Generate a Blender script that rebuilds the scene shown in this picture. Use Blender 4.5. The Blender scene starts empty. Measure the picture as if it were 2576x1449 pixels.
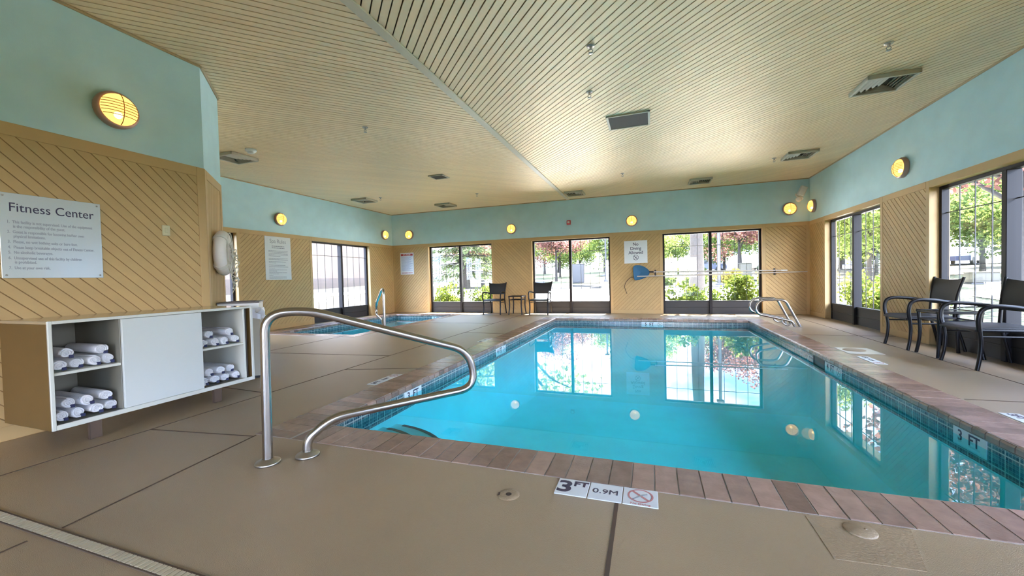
import bpy, math, random
from mathutils import Vector, Matrix, noise

# ------------------------------------------------------------------ camera, sky, sun, exposure
SC = bpy.context.scene
COL = SC.collection
H, BAND, DF, XR, XL, XN, YN, CH = 3.358, 2.30, 11.71, 3.685, -8.433, -4.39, 2.91, 0.56
YB = -4.2                                   # wall behind the camera
YA = YN + CH                                # alcove return wall
f_px, yaw, pitch, roll = 1004.53, .3365, -.0246, -.0244
F = Vector((-math.sin(yaw)*math.cos(pitch), math.cos(yaw)*math.cos(pitch), math.sin(pitch)))
R0 = Vector((math.cos(yaw), math.sin(yaw), 0)); U0 = R0.cross(F)
Rv = R0*math.cos(roll) + U0*math.sin(roll); Uv = U0*math.cos(roll) - R0*math.sin(roll)
cam_data = bpy.data.cameras.new('camera'); cam_data.sensor_width = 36.0; cam_data.sensor_fit = 'HORIZONTAL'
cam_data.lens = f_px/2576*36.0; cam_data.clip_start = .05; cam_data.clip_end = 1000
cam = bpy.data.objects.new('camera', cam_data); COL.objects.link(cam)
cam.matrix_world = Matrix(((Rv.x, Uv.x, -F.x, 0), (Rv.y, Uv.y, -F.y, 0), (Rv.z, Uv.z, -F.z, 1.08), (0, 0, 0, 1)))
SC.camera = cam
vs = SC.view_settings
vs.view_transform = 'Standard'; vs.look = 'None'; vs.gamma = 1.0; vs.use_curve_mapping = False
vs.exposure = 3.38
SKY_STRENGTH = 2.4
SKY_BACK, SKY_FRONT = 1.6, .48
SUN_STRENGTH = 10.0
LAMP_WATTS = 0.06

W = bpy.data.worlds.new('sky'); SC.world = W; W.use_nodes = True
nt = W.node_tree; nt.nodes.clear()
tc = nt.nodes.new('ShaderNodeTexCoord')
mp = nt.nodes.new('ShaderNodeMapping'); mp.inputs['Scale'].default_value = (1.2, 1.2, 3.2); mp.inputs['Location'].default_value = (.35, .8, .1)
ns = nt.nodes.new('ShaderNodeTexNoise'); ns.inputs['Scale'].default_value = 2.1; ns.inputs['Detail'].default_value = 6; ns.inputs['Roughness'].default_value = .55
rp = nt.nodes.new('ShaderNodeValToRGB'); rp.color_ramp.elements[0].position = .42; rp.color_ramp.elements[1].position = .68
rp.color_ramp.elements[0].color = (.20, .42, .88, 1); rp.color_ramp.elements[1].color = (1.30, 1.15, .94, 1)
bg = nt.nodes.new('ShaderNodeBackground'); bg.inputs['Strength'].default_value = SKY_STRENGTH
ou = nt.nodes.new('ShaderNodeOutputWorld')
sx = nt.nodes.new('ShaderNodeSeparateXYZ'); mr_ = nt.nodes.new('ShaderNodeMapRange')   # sky strength raised behind the viewer as added fill, dimmed ahead
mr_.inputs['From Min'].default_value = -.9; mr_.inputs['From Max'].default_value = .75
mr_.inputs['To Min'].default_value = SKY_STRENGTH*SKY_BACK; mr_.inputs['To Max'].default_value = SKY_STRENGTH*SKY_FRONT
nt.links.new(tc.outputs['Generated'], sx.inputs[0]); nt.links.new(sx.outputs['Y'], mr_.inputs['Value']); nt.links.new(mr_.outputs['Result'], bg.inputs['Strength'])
for a, b in ((tc.outputs['Generated'], mp.inputs['Vector']), (mp.outputs['Vector'], ns.inputs['Vector']), (ns.outputs['Fac'], rp.inputs['Fac']),
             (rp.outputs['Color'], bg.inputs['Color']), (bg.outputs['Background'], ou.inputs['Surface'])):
    nt.links.new(a, b)
sun_d = bpy.data.lights.new('sun', 'SUN'); sun_d.energy = SUN_STRENGTH; sun_d.angle = math.radians(.6); sun_d.color = (1, .95, .86)
sun = bpy.data.objects.new('sun', sun_d); COL.objects.link(sun)
el, az = math.radians(57), math.radians(12)          # azimuth from +Y toward +X
sdir = Vector((math.sin(az)*math.cos(el), math.cos(az)*math.cos(el), math.sin(el)))
sun.rotation_euler = sdir.to_track_quat('Z', 'Y').to_euler(); sun.location = (0, 30, 30)

def portal(name, M, w, h):
    d = bpy.data.lights.new(name, 'AREA'); d.shape = 'RECTANGLE'; d.size = w; d.size_y = h
    try: d.cycles.is_portal = True
    except Exception: pass
    o = bpy.data.objects.new(name, d); COL.objects.link(o); o.matrix_world = M
    return o

cy = SC.cycles
cy.max_bounces = 8; cy.diffuse_bounces = 5; cy.glossy_bounces = 4; cy.transmission_bounces = 4; cy.transparent_max_bounces = 16
cy.caustics_reflective = False; cy.caustics_refractive = False; cy.sample_clamp_indirect = 6.0
cy.use_denoising = True

# ------------------------------------------------------------------ helpers
rnd = random.Random(7)
class MB:
    """Collects faces, then links them as ONE mesh object."""
    def __init__(s): s.v = []; s.f = []; s.m = []; s.sm = []
    def face(s, pts, mi=0, smooth=False):
        n = len(s.v); s.v += [tuple(p) for p in pts]; s.f.append(tuple(range(n, n+len(pts)))); s.m.append(mi); s.sm.append(smooth)
    def raw(s, vs_, fs, mi=0, smooth=False):
        n = len(s.v); s.v += [tuple(p) for p in vs_]
        for q in fs: s.f.append(tuple(i+n for i in q)); s.m.append(mi); s.sm.append(smooth)
    def box(s, a, b, mi=0, bev=0):
        (x0, y0, z0), (x1, y1, z1) = a, b
        x0, x1 = min(x0, x1), max(x0, x1); y0, y1 = min(y0, y1), max(y0, y1); z0, z1 = min(z0, z1), max(z0, z1)
        bev = min(bev, (x1-x0)*.45, (y1-y0)*.45, (z1-z0)*.45)
        if bev <= 0:
            s.raw([(x0,y0,z0),(x1,y0,z0),(x1,y1,z0),(x0,y1,z0),(x0,y0,z1),(x1,y0,z1),(x1,y1,z1),(x0,y1,z1)],
                  [(0,3,2,1),(4,5,6,7),(0,1,5,4),(1,2,6,5),(2,3,7,6),(3,0,4,7)], mi); return
        d = bev
        def ring(x0,x1,y0,y1,z,c): return [(x0+c,y0,z),(x1-c,y0,z),(x1,y0+c,z),(x1,y1-c,z),(x1-c,y1,z),(x0+c,y1,z),(x0,y1-c,z),(x0,y0+c,z)]
        V = ring(x0+d,x1-d,y0+d,y1-d,z0,d*.4)+ring(x0,x1,y0,y1,z0+d,d)+ring(x0,x1,y0,y1,z1-d,d)+ring(x0+d,x1-d,y0+d,y1-d,z1,d*.4)
        Fc = [tuple(reversed(range(8)))]+[tuple(range(24,32))]
        for k in range(3):
            for i in range(8): Fc.append((k*8+i, k*8+(i+1)%8, k*8+8+(i+1)%8, k*8+8+i))
        s.raw(V, Fc, mi)
    def prism(s, poly, vec, mi=0, smooth=False):
        n = len(poly); v = Vector(vec); A = [Vector(p) for p in poly]; Bq = [p+v for p in A]
        s.raw(A+Bq, [tuple(reversed(range(n))), tuple(range(n, 2*n))]+[(i, (i+1) % n, n+(i+1) % n, n+i) for i in range(n)], mi, smooth)
    def tube(s, path, r, seg=12, mi=0, cap=True, flat=1.0, closed=False, up=None):
        P = [Vector(p) for p in path]; n = len(P); rings = []
        rad = r if hasattr(r, '__len__') else [r]*n
        nrm = None
        for i, p in enumerate(P):
            t = (P[(i+1) % n]-P[i-1]) if closed else (P[min(i+1, n-1)]-P[max(i-1, 0)])
            t.normalize()
            if nrm is None:
                a = Vector(up) if up else (Vector((0, 0, 1)) if abs(t.z) < .9 else Vector((1, 0, 0)))
                nrm = (a-t*a.dot(t)).normalized()
            else: nrm = (nrm-t*nrm.dot(t)).normalized()
            bn = t.cross(nrm)
            rings.append([p+nrm*math.cos(2*math.pi*k/seg)*rad[i]+bn*math.sin(2*math.pi*k/seg)*rad[i]*flat for k in range(seg)])
        V = [q for rg in rings for q in rg]; Fc = []
        for i in range(n if closed else n-1):
            j = (i+1) % n
            for k in range(seg): Fc.append((i*seg+k, i*seg+(k+1) % seg, j*seg+(k+1) % seg, j*seg+k))
        s.raw(V, Fc, mi, True)
        if cap and not closed:
            s.face(list(reversed(rings[0])), mi); s.face(rings[-1], mi)
    def lathe(s, prof, seg=24, mi=0, c=(0, 0, 0), axis='z', smooth=True):
        V = []
        for (r, z) in prof:
            for k in range(seg):
                a = 2*math.pi*k/seg; x, y = r*math.cos(a), r*math.sin(a)
                p = (x, y, z) if axis == 'z' else ((x, z, y) if axis == 'y' else (z, x, y))
                V.append((p[0]+c[0], p[1]+c[1], p[2]+c[2]))
        Fc = []
        for i in range(len(prof)-1):
            for k in range(seg):
                q = (i*seg+k, i*seg+(k+1) % seg, (i+1)*seg+(k+1) % seg, (i+1)*seg+k)
                Fc.append(q if axis != 'y' else tuple(reversed(q)))
        s.raw(V, Fc, mi, smooth)
    def grid(s, fn, nu, nv, mi=0, smooth=True):
        V = [fn(i/nu, j/nv) for j in range(nv+1) for i in range(nu+1)]
        s.raw(V, [(j*(nu+1)+i, j*(nu+1)+i+1, (j+1)*(nu+1)+i+1, (j+1)*(nu+1)+i) for j in range(nv) for i in range(nu)], mi, smooth)
    def build(s, name, mats, parent=None, M=None):
        me = bpy.data.meshes.new(name); me.from_pydata(s.v, [], s.f)
        if not isinstance(mats, (list, tuple)): mats = [mats]
        for m in mats: me.materials.append(m)
        me.polygons.foreach_set('material_index', s.m); me.polygons.foreach_set('use_smooth', s.sm); me.update()
        o = bpy.data.objects.new(name, me); COL.objects.link(o)
        if parent: o.parent = parent
        if M is not None: o.matrix_local = M
        return o

def tag(o, label, cat, group=None, kind=None):
    o['label'] = label; o['category'] = cat
    if group: o['group'] = group
    if kind: o['kind'] = kind
    return o
def thing(name, label, cat, loc=(0, 0, 0), rz=0.0, group=None, M=None):
    o = bpy.data.objects.new(name, None); COL.objects.link(o); o.empty_display_size = .1
    if M is not None: o.matrix_world = M
    else: o.location = loc; o.rotation_euler = (0, 0, rz)
    return tag(o, label, cat, group)
def struct(o, label=None, cat=None):
    o['kind'] = 'structure'
    if label: o['label'] = label
    if cat: o['category'] = cat
    return o
def dup(root, label, M=None, loc=None, rz=None, group=None):
    r = root.copy(); COL.objects.link(r)
    if M is not None: r.matrix_world = M
    if loc is not None: r.location = loc
    if rz is not None: r.rotation_euler = (0, 0, rz)
    r['label'] = label
    if group: r['group'] = group
    def kids(src, dst):
        for ch in list(src.children):
            c = ch.copy(); COL.objects.link(c); c.parent = dst; kids(ch, c)
    kids(root, r)
    return r
def frame(o, r, u):
    """Matrix with x = viewer's right, y = up, z = out of the wall."""
    r, u = Vector(r), Vector(u); n = r.cross(u)
    return Matrix(((r.x, u.x, n.x, o[0]), (r.y, u.y, n.y, o[1]), (r.z, u.z, n.z, o[2]), (0, 0, 0, 1)))
UP = (0, 0, 1)
def far_at(x, z, y=DF): return frame((x, y, z), (1, 0, 0), UP)
def left_at(y, z, x=XL): return frame((x, y, z), (0, 1, 0), UP)
def right_at(y, z, x=XR): return frame((x, y, z), (0, -1, 0), UP)
def flat_at(x, y, z=0.0, a=0.0): return frame((x, y, z), (math.cos(a), math.sin(a), 0), (-math.sin(a), math.cos(a), 0))

def smooth_path(pts, n=6):
    P = [Vector(p) for p in pts]; out = []
    for i in range(len(P)-1):
        p0, p1, p2, p3 = P[max(i-1, 0)], P[i], P[i+1], P[min(i+2, len(P)-1)]
        for k in range(n):
            t = k/n
            out.append(.5*((2*p1)+(p2-p0)*t+(2*p0-5*p1+4*p2-p3)*t*t+(3*p1-p0-3*p2+p3)*t**3))
    out.append(P[-1]); return out
def round_path(pts, rad, n=7):
    P = [Vector(p) for p in pts]; out = [P[0]]
    for i in range(1, len(P)-1):
        a, b = P[i-1]-P[i], P[i+1]-P[i]
        r = min(rad[i] if hasattr(rad, '__len__') else rad, a.length*.49, b.length*.49)
        p, q = P[i]+a.normalized()*r, P[i]+b.normalized()*r
        for k in range(n+1):
            t = k/n; out.append(p*(1-t)**2+P[i]*2*t*(1-t)+q*t*t)
    out.append(P[-1]); return out

def clip(poly, n, d, keep_ge):
    out = []
    for i in range(len(poly)):
        a, b = poly[i], poly[(i+1) % len(poly)]
        da, db = a[0]*n[0]+a[1]*n[1]-d, b[0]*n[0]+b[1]*n[1]-d
        if not keep_ge: da, db = -da, -db
        if da >= 0: out.append(a)
        if (da >= 0) != (db >= 0):
            t = da/(da-db); out.append((a[0]+(b[0]-a[0])*t, a[1]+(b[1]-a[1])*t))
    return out
def strips(mb, poly, ang, pitch_, gap, depth, to3, nrm, length=None, mi=0, seed=1, phase=0.0):
    """Boards at angle ANG clipped to the convex 2D POLY; each board a shallow solid standing DEPTH proud."""
    rg = random.Random(seed)
    d = (math.cos(ang), math.sin(ang)); n = (-d[1], d[0])
    us = [p[0]*n[0]+p[1]*n[1] for p in poly]; ts = [p[0]*d[0]+p[1]*d[1] for p in poly]
    k0, k1 = math.floor((min(us)-phase)/pitch_), math.ceil((max(us)-phase)/pitch_)
    back = Vector(nrm)*-depth
    for k in range(k0, k1):
        q = clip(poly, n, phase+k*pitch_+gap/2, True)
        if len(q) >= 3: q = clip(q, n, phase+(k+1)*pitch_-gap/2, False)
        if len(q) < 3: continue
        cuts = [-1e9]
        if length:
            t = min(ts)-rg.random()*length
            while t < max(ts): cuts.append(t); t += length*(.8+.4*rg.random())
        cuts.append(1e9)
        for a, b in zip(cuts, cuts[1:]):
            w = q
            if a > -1e8: w = clip(w, d, a, True)
            if b < 1e8 and len(w) >= 3: w = clip(w, d, b, False)
            if len(w) < 3: continue
            A = [Vector(to3(p)) for p in w]; m = len(A)
            mb.raw(A+[p+back for p in A], [tuple(range(m))]+[(i, m+i, m+(i+1) % m, (i+1) % m) for i in range(m)], mi)

def text(body, size, mat, parent, x=0, y=0, z=.001, align='CENTER', name='lettering', bold=0.0, sx=1.0, spacing=1.0, line=1.0, depth=0.0008):
    cu = bpy.data.curves.new('tmp_text', 'FONT'); cu.body = body; cu.size = size; cu.align_x = align; cu.align_y = 'CENTER'
    cu.offset = bold; cu.extrude = depth; cu.space_character = spacing; cu.space_line = line; cu.resolution_u = 4
    o = bpy.data.objects.new('tmp_text', cu); COL.objects.link(o)
    dg = bpy.context.evaluated_depsgraph_get(); me = bpy.data.meshes.new_from_object(o.evaluated_get(dg))
    bpy.data.objects.remove(o); bpy.data.curves.remove(cu)
    me.materials.clear(); me.materials.append(mat); me.name = name
    t = bpy.data.objects.new(name, me); COL.objects.link(t); t.parent = parent
    t.matrix_local = Matrix.Translation((x, y, z)) @ Matrix.Diagonal((sx, 1, 1, 1))
    return t

# ------------------------------------------------------------------ materials
def node_mat(name):
    m = bpy.data.materials.new(name); m.use_nodes = True; t = m.node_tree
    return m, t, t.nodes['Principled BSDF'], t.links
def pm(name, col, rough=.5, metal=0.0, var=0.0, vscale=6.0, bump=0.0, bscale=60.0, emit=None, estr=0.0, spec=.5, island=0.0, coat=0.0, aniso=None):
    m, t, b, L = node_mat(name)
    b.inputs['Base Color'].default_value = (*col, 1); b.inputs['Roughness'].default_value = rough; b.inputs['Metallic'].default_value = metal
    b.inputs['Specular IOR Level'].default_value = spec; b.inputs['Coat Weight'].default_value = coat; b.inputs['Coat Roughness'].default_value = .08
    if emit: b.inputs['Emission Color'].default_value = (*emit, 1); b.inputs['Emission Strength'].default_value = estr
    tcn = t.nodes.new('ShaderNodeTexCoord'); fac = None
    if var:
        nz = t.nodes.new('ShaderNodeTexNoise'); nz.inputs['Scale'].default_value = vscale; nz.inputs['Detail'].default_value = 5
        L.new(tcn.outputs['Object'], nz.inputs['Vector'])
        mr = t.nodes.new('ShaderNodeMapRange'); mr.inputs['From Min'].default_value = .3; mr.inputs['From Max'].default_value = .7
        mr.inputs['To Min'].default_value = 1-var; mr.inputs['To Max'].default_value = 1+var; L.new(nz.outputs['Fac'], mr.inputs['Value']); fac = mr.outputs['Result']
    if island:
        ge = t.nodes.new('ShaderNodeNewGeometry'); mi = t.nodes.new('ShaderNodeMapRange')
        mi.inputs['To Min'].default_value = 1-island; mi.inputs['To Max'].default_value = 1+island; L.new(ge.outputs['Random Per Island'], mi.inputs['Value'])
        if fac:
            mu = t.nodes.new('ShaderNodeMath'); mu.operation = 'MULTIPLY'; L.new(fac, mu.inputs[0]); L.new(mi.outputs['Result'], mu.inputs[1]); fac = mu.outputs[0]
        else: fac = mi.outputs['Result']
    if fac:
        vm = t.nodes.new('ShaderNodeVectorMath'); vm.operation = 'SCALE'; vm.inputs[0].default_value = col; L.new(fac, vm.inputs['Scale']); L.new(vm.outputs[0], b.inputs['Base Color'])
    if bump:
        nb = t.nodes.new('ShaderNodeTexNoise'); nb.inputs['Scale'].default_value = bscale; nb.inputs['Detail'].default_value = 4
        L.new(tcn.outputs['Object'], nb.inputs['Vector'])
        bp = t.nodes.new('ShaderNodeBump'); bp.inputs['Strength'].default_value = bump; bp.inputs['Distance'].default_value = .01
        L.new(nb.outputs['Fac'], bp.inputs['Height']); L.new(bp.outputs['Normal'], b.inputs['Normal'])
    return m
def leaf_mat(name, col, trans, island=.35):
    m = bpy.data.materials.new(name); m.use_nodes = True; t = m.node_tree; t.nodes.clear(); L = t.links
    o = t.nodes.new('ShaderNodeOutputMaterial'); d = t.nodes.new('ShaderNodeBsdfDiffuse'); tr = t.nodes.new('ShaderNodeBsdfTranslucent'); mx = t.nodes.new('ShaderNodeMixShader')
    ge = t.nodes.new('ShaderNodeNewGeometry'); mr = t.nodes.new('ShaderNodeMapRange'); mr.inputs['To Min'].default_value = 1-island; mr.inputs['To Max'].default_value = 1+island
    L.new(ge.outputs['Random Per Island'], mr.inputs['Value'])
    for c, n in ((col, d), (trans, tr)):
        v = t.nodes.new('ShaderNodeVectorMath'); v.operation = 'SCALE'; v.inputs[0].default_value = c; L.new(mr.outputs['Result'], v.inputs['Scale']); L.new(v.outputs[0], n.inputs['Color'])
    mx.inputs[0].default_value = .5
    L.new(d.outputs[0], mx.inputs[1]); L.new(tr.outputs[0], mx.inputs[2]); L.new(mx.outputs[0], o.inputs['Surface'])
    return m
def clear_mat(name, tint, f0, rough=0.0, bump=None):
    """Thin clear surface: tinted see-through plus mirror reflection rising toward grazing angles."""
    m = bpy.data.materials.new(name); m.use_nodes = True; t = m.node_tree; t.nodes.clear(); L = t.links
    o = t.nodes.new('ShaderNodeOutputMaterial'); tr = t.nodes.new('ShaderNodeBsdfTransparent'); tr.inputs['Color'].default_value = (*tint, 1)
    gl = t.nodes.new('ShaderNodeBsdfGlossy'); gl.inputs['Roughness'].default_value = rough
    lw = t.nodes.new('ShaderNodeLayerWeight'); lw.inputs['Blend'].default_value = .5
    pw = t.nodes.new('ShaderNodeMath'); pw.operation = 'POWER'; pw.inputs[1].default_value = 5.0
    ma = t.nodes.new('ShaderNodeMath'); ma.operation = 'MULTIPLY_ADD'; ma.inputs[1].default_value = 1-f0; ma.inputs[2].default_value = f0
    mx = t.nodes.new('ShaderNodeMixShader')
    if bump:
        tcn = t.nodes.new('ShaderNodeTexCoord'); nb = t.nodes.new('ShaderNodeTexNoise'); nb.inputs['Scale'].default_value = bump[1]; nb.inputs['Detail'].default_value = 2
        bp = t.nodes.new('ShaderNodeBump'); bp.inputs['Strength'].default_value = bump[0]; bp.inputs['Distance'].default_value = .01
        L.new(tcn.outputs['Object'], nb.inputs['Vector']); L.new(nb.outputs['Fac'], bp.inputs['Height'])
        L.new(bp.outputs['Normal'], gl.inputs['Normal']); L.new(bp.outputs['Normal'], lw.inputs['Normal'])
    L.new(lw.outputs['Facing'], pw.inputs[0]); L.new(pw.outputs[0], ma.inputs[0]); L.new(ma.outputs[0], mx.inputs[0])
    L.new(tr.outputs[0], mx.inputs[1]); L.new(gl.outputs[0], mx.inputs[2]); L.new(mx.outputs[0], o.inputs['Surface'])
    return m
def tile_mat(name):
    """Waterline mosaic: dark blue glazed tiles with pale cross figures and light grout."""
    m, t, b, L = node_mat(name); tcn = t.nodes.new('ShaderNodeTexCoord')
    sp = t.nodes.new('ShaderNodeSeparateXYZ'); L.new(tcn.outputs['Object'], sp.inputs[0])
    ad = t.nodes.new('ShaderNodeMath'); L.new(sp.outputs['X'], ad.inputs[0]); L.new(sp.outputs['Y'], ad.inputs[1])
    cb = t.nodes.new('ShaderNodeCombineXYZ'); L.new(ad.outputs[0], cb.inputs['X']); L.new(sp.outputs['Z'], cb.inputs['Y'])
    def brick(w, c1, c2, mo, msz):
        k = t.nodes.new('ShaderNodeTexBrick'); k.offset = 0.0; k.inputs['Scale'].default_value = 1.0; k.inputs['Brick Width'].default_value = w; k.inputs['Row Height'].default_value = w
        k.inputs['Mortar Size'].default_value = msz; k.inputs['Mortar Smooth'].default_value = .0; k.inputs['Bias'].default_value = -.1
        k.inputs['Color1'].default_value = (*c1, 1); k.inputs['Color2'].default_value = (*c2, 1); k.inputs['Mortar'].default_value = (*mo, 1)
        L.new(cb.outputs[0], k.inputs['Vector']); return k
    small = brick(.026, (.018, .055, .085), (.10, .20, .22), (.30, .34, .33), .0016)
    big = brick(.104, (0, 0, 0), (0, 0, 0), (1, 1, 1), .0045)
    mx = t.nodes.new('ShaderNodeMix'); mx.data_type = 'RGBA'; L.new(big.outputs['Color'], mx.inputs[0]); L.new(small.outputs['Color'], mx.inputs[6]); mx.inputs[7].default_value = (.42, .46, .44, 1)
    L.new(mx.outputs[2], b.inputs['Base Color']); b.inputs['Roughness'].default_value = .18
    return m
def stone_mat(name, c1, c2, mo, w, h):
    m, t, b, L = node_mat(name); tcn = t.nodes.new('ShaderNodeTexCoord'); mpn = t.nodes.new('ShaderNodeMapping')
    mpn.inputs['Rotation'].default_value = (math.pi/2, 0, math.pi/2); L.new(tcn.outputs['Object'], mpn.inputs['Vector'])
    k = t.nodes.new('ShaderNodeTexBrick'); k.inputs['Scale'].default_value = 1; k.inputs['Brick Width'].default_value = w; k.inputs['Row Height'].default_value = h; k.inputs['Mortar Size'].default_value = .012
    k.inputs['Color1'].default_value = (*c1, 1); k.inputs['Color2'].default_value = (*c2, 1); k.inputs['Mortar'].default_value = (*mo, 1)
    L.new(mpn.outputs[0], k.inputs['Vector']); L.new(k.outputs['Color'], b.inputs['Base Color']); b.inputs['Roughness'].default_value = .9
    return m

M = {}
M['teal'] = pm('teal_paint', (.51, .73, .77), .75, var=.05, vscale=3, bump=.12, bscale=180)
M['siding'] = pm('tan_board', (.55, .365, .15), .6, island=.05, var=.04, vscale=8)
M['groove'] = pm('tan_groove', (.34, .21, .08), .9)
M['trim'] = pm('tan_trim', (.55, .362, .148), .5, var=.03)
M['plank'] = pm('ceiling_plank', (.87, .70, .47), .56, island=.035, spec=.6, metal=.35)
M['plank_back'] = pm('ceiling_gap', (.05, .032, .02), .9)
M['batten'] = pm('ceiling_batten', (.66, .58, .45), .4)
M['cove'] = pm('cove_trim', (.46, .34, .19), .4)
M['deck'] = pm('deck_concrete', (.355, .255, .150), .30, var=.09, vscale=1.1, bump=.4, bscale=300, spec=.8)
M['joint'] = pm('deck_joint', (.10, .065, .04), .9)
M['bronze'] = pm('bronze_frame', (.014, .012, .013), .5, spec=.25)
M['muntin'] = pm('grille_bar', (.02, .018, .018), .5)
M['kick'] = pm('kick_panel', (.022, .021, .021), .5)
M['glass'] = clear_mat('window_glass', (.97, .98, .98), .04)
M['water'] = clear_mat('pool_water', (.32, .93, 1.0), .022, 0.0, (.02, 1.4))
M['plaster'] = pm('pool_plaster', (.42, .86, .90), .7, var=.04, vscale=2)
M['tile'] = tile_mat('waterline_tile')
M['nosing'] = pm('step_nosing', (.03, .05, .08), .5)
M['brick'] = pm('coping_brick', (.30, .19, .145), .25, island=.32, var=.14, vscale=14, bump=.2, bscale=60, spec=.55)
M['grout'] = pm('coping_grout', (.36, .32, .28), .85)
M['steel'] = pm('stainless_steel', (.40, .37, .335), .24, metal=1.0)
M['steel_dull'] = pm('dull_steel', (.44, .41, .37), .38, metal=1.0)
M['white_panel'] = pm('sign_white', (.60, .64, .61), .16)
M['sign_white'] = pm('sign_face', (.72, .74, .73), .35)
M['ink'] = pm('ink_dark', (.035, .025, .06), .5)
M['ink_grey'] = pm('ink_grey', (.33, .34, .36), .5)
M['ink_red'] = pm('ink_red', (.45, .06, .05), .5)
M['ink_rose'] = pm('ink_rose', (.50, .20, .19), .5)
M['ink_blue'] = pm('ink_blue', (.36, .44, .58), .5)
M['black'] = pm('black_plastic', (.015, .015, .016), .45)
M['chair'] = pm('chair_frame', (.006, .005, .006), .34, spec=.3)
M['sling'] = pm('chair_sling', (.013, .012, .0125), .55, bump=.3, bscale=400)
M['table'] = pm('table_top', (.007, .0065, .007), .22, spec=.6)
M['cream'] = pm('cabinet_front', (.63, .63, .55), .42)
M['door'] = pm('cabinet_door', (.60, .62, .58), .5)
M['tanlam'] = pm('cabinet_laminate', (.14, .080, .022), .35, var=.05)
M['topgloss'] = pm('cabinet_top', (.42, .34, .22), .12, var=.04)
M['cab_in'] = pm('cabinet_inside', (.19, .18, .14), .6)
M['leg'] = pm('cabinet_leg', (.10, .065, .045), .4)
M['towel'] = pm('white_towel', (.84, .84, .86), .95, bump=.6, bscale=220)
M['tagblue'] = pm('towel_tag', (.03, .035, .09), .8)
M['vent'] = pm('vent_white', (.55, .50, .40), .45)
M['vent_dark'] = pm('vent_dark', (.045, .036, .025), .8)
M['grille'] = pm('return_grille', (.09, .085, .08), .7)
M['plastic_white'] = pm('white_plastic', (.85, .84, .80), .4)
M['plastic_grey'] = pm('grey_plastic', (.72, .71, .66), .45)
M['cream_plate'] = pm('cream_plate', (.62, .55, .33), .4)
M['red'] = pm('red_plastic', (.42, .05, .06), .4)
M['ring'] = pm('life_ring', (.86, .80, .72), .6, var=.06)
M['rope'] = pm('white_rope', (.76, .72, .62), .8)
M['net'] = pm('skimmer_blue', (.035, .15, .27), .6, bump=.4, bscale=300)
M['pole'] = pm('pole_aluminium', (.62, .58, .52), .3, metal=.7)
M['cordm'] = pm('dark_cord', (.07, .05, .04), .7)
M['bag'] = pm('white_bag', (.78, .80, .84), .35)
M['bin'] = pm('bin_beige', (.50, .47, .37), .4)
M['binrim'] = pm('bin_rim', (.075, .055, .04), .35)
M['drain'] = pm('drain_grate', (.50, .42, .28), .5)
M['concrete_lid'] = pm('concrete_lid', (.335, .24, .145), .42, var=.08, vscale=10, bump=.4, bscale=90)
M['lid_white'] = pm('lid_frame', (.56, .52, .45), .35)
M['lamp_base'] = pm('lamp_base', (.42, .27, .22), .35)
M['lamp_rib'] = pm('lamp_rib', (.35, .17, .05), .5)
M['bulb'] = pm('lamp_bulb', (.9, .8, .6), .5, emit=(1, .80, .42), estr=1.6)
def dome_mat():
    m = bpy.data.materials.new('lamp_dome'); m.use_nodes = True; t = m.node_tree; t.nodes.clear(); L = t.links
    o = t.nodes.new('ShaderNodeOutputMaterial'); e = t.nodes.new('ShaderNodeEmission'); e.inputs['Color'].default_value = (1, .50, .11, 1); e.inputs['Strength'].default_value = .36
    tr = t.nodes.new('ShaderNodeBsdfTransparent'); tr.inputs['Color'].default_value = (1, .9, .6, 1); mx = t.nodes.new('ShaderNodeMixShader'); mx.inputs[0].default_value = .30
    L.new(e.outputs[0], mx.inputs[1]); L.new(tr.outputs[0], mx.inputs[2]); L.new(mx.outputs[0], o.inputs['Surface'])
    return m
M['dome'] = dome_mat()
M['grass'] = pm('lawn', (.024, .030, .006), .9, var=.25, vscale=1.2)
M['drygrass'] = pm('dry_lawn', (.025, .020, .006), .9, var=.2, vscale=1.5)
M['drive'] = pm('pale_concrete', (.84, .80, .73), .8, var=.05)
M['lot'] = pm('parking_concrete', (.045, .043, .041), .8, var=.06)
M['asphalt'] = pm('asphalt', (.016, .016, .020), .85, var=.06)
M['kerb'] = pm('kerb_stone', (.05, .047, .045), .8)
M['bark'] = pm('grey_bark', (.030, .025, .021), .9, var=.25, vscale=9, bump=.8, bscale=25)
M['leaf'] = leaf_mat('leaf_green', (0.087, 0.120, 0.039), (0.148, 0.193, 0.049))
M['leaf_lt'] = leaf_mat('leaf_light', (0.120, 0.162, 0.046), (0.212, 0.257, 0.064))
M['leaf_red'] = leaf_mat('leaf_red', (0.148, 0.074, 0.064), (0.226, 0.113, 0.087))
M['needle'] = leaf_mat('needle_green', (0.103, 0.128, 0.064), (0.120, 0.148, 0.064))
M['shrub'] = leaf_mat('shrub_leaf', (0.102, 0.145, 0.032), (0.181, 0.235, 0.042))
M['shrub_y'] = leaf_mat('shrub_yellow', (0.181, 0.165, 0.039), (0.251, 0.206, 0.051))
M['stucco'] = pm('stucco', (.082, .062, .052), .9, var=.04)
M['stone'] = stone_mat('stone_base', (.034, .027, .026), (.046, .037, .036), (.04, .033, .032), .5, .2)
M['roof'] = pm('roof_brown', (.16, .11, .09), .8)
M['soffit'] = pm('soffit', (.42, .36, .28), .8)
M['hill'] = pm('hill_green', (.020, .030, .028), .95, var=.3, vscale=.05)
M['boxb'] = pm('utility_beige', (.07, .062, .043), .6)
M['postm'] = pm('post_grey', (.035, .034, .036), .5)
M['car_w'] = pm('car_white', (.45, .46, .48), .2, coat=.5)
M['car_b'] = pm('car_blue', (.04, .05, .10), .2, coat=.5)
M['car_g'] = pm('car_silver', (.22, .225, .24), .2, coat=.5)
M['tyre'] = pm('tyre', (.02, .02, .02), .8)
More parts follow.
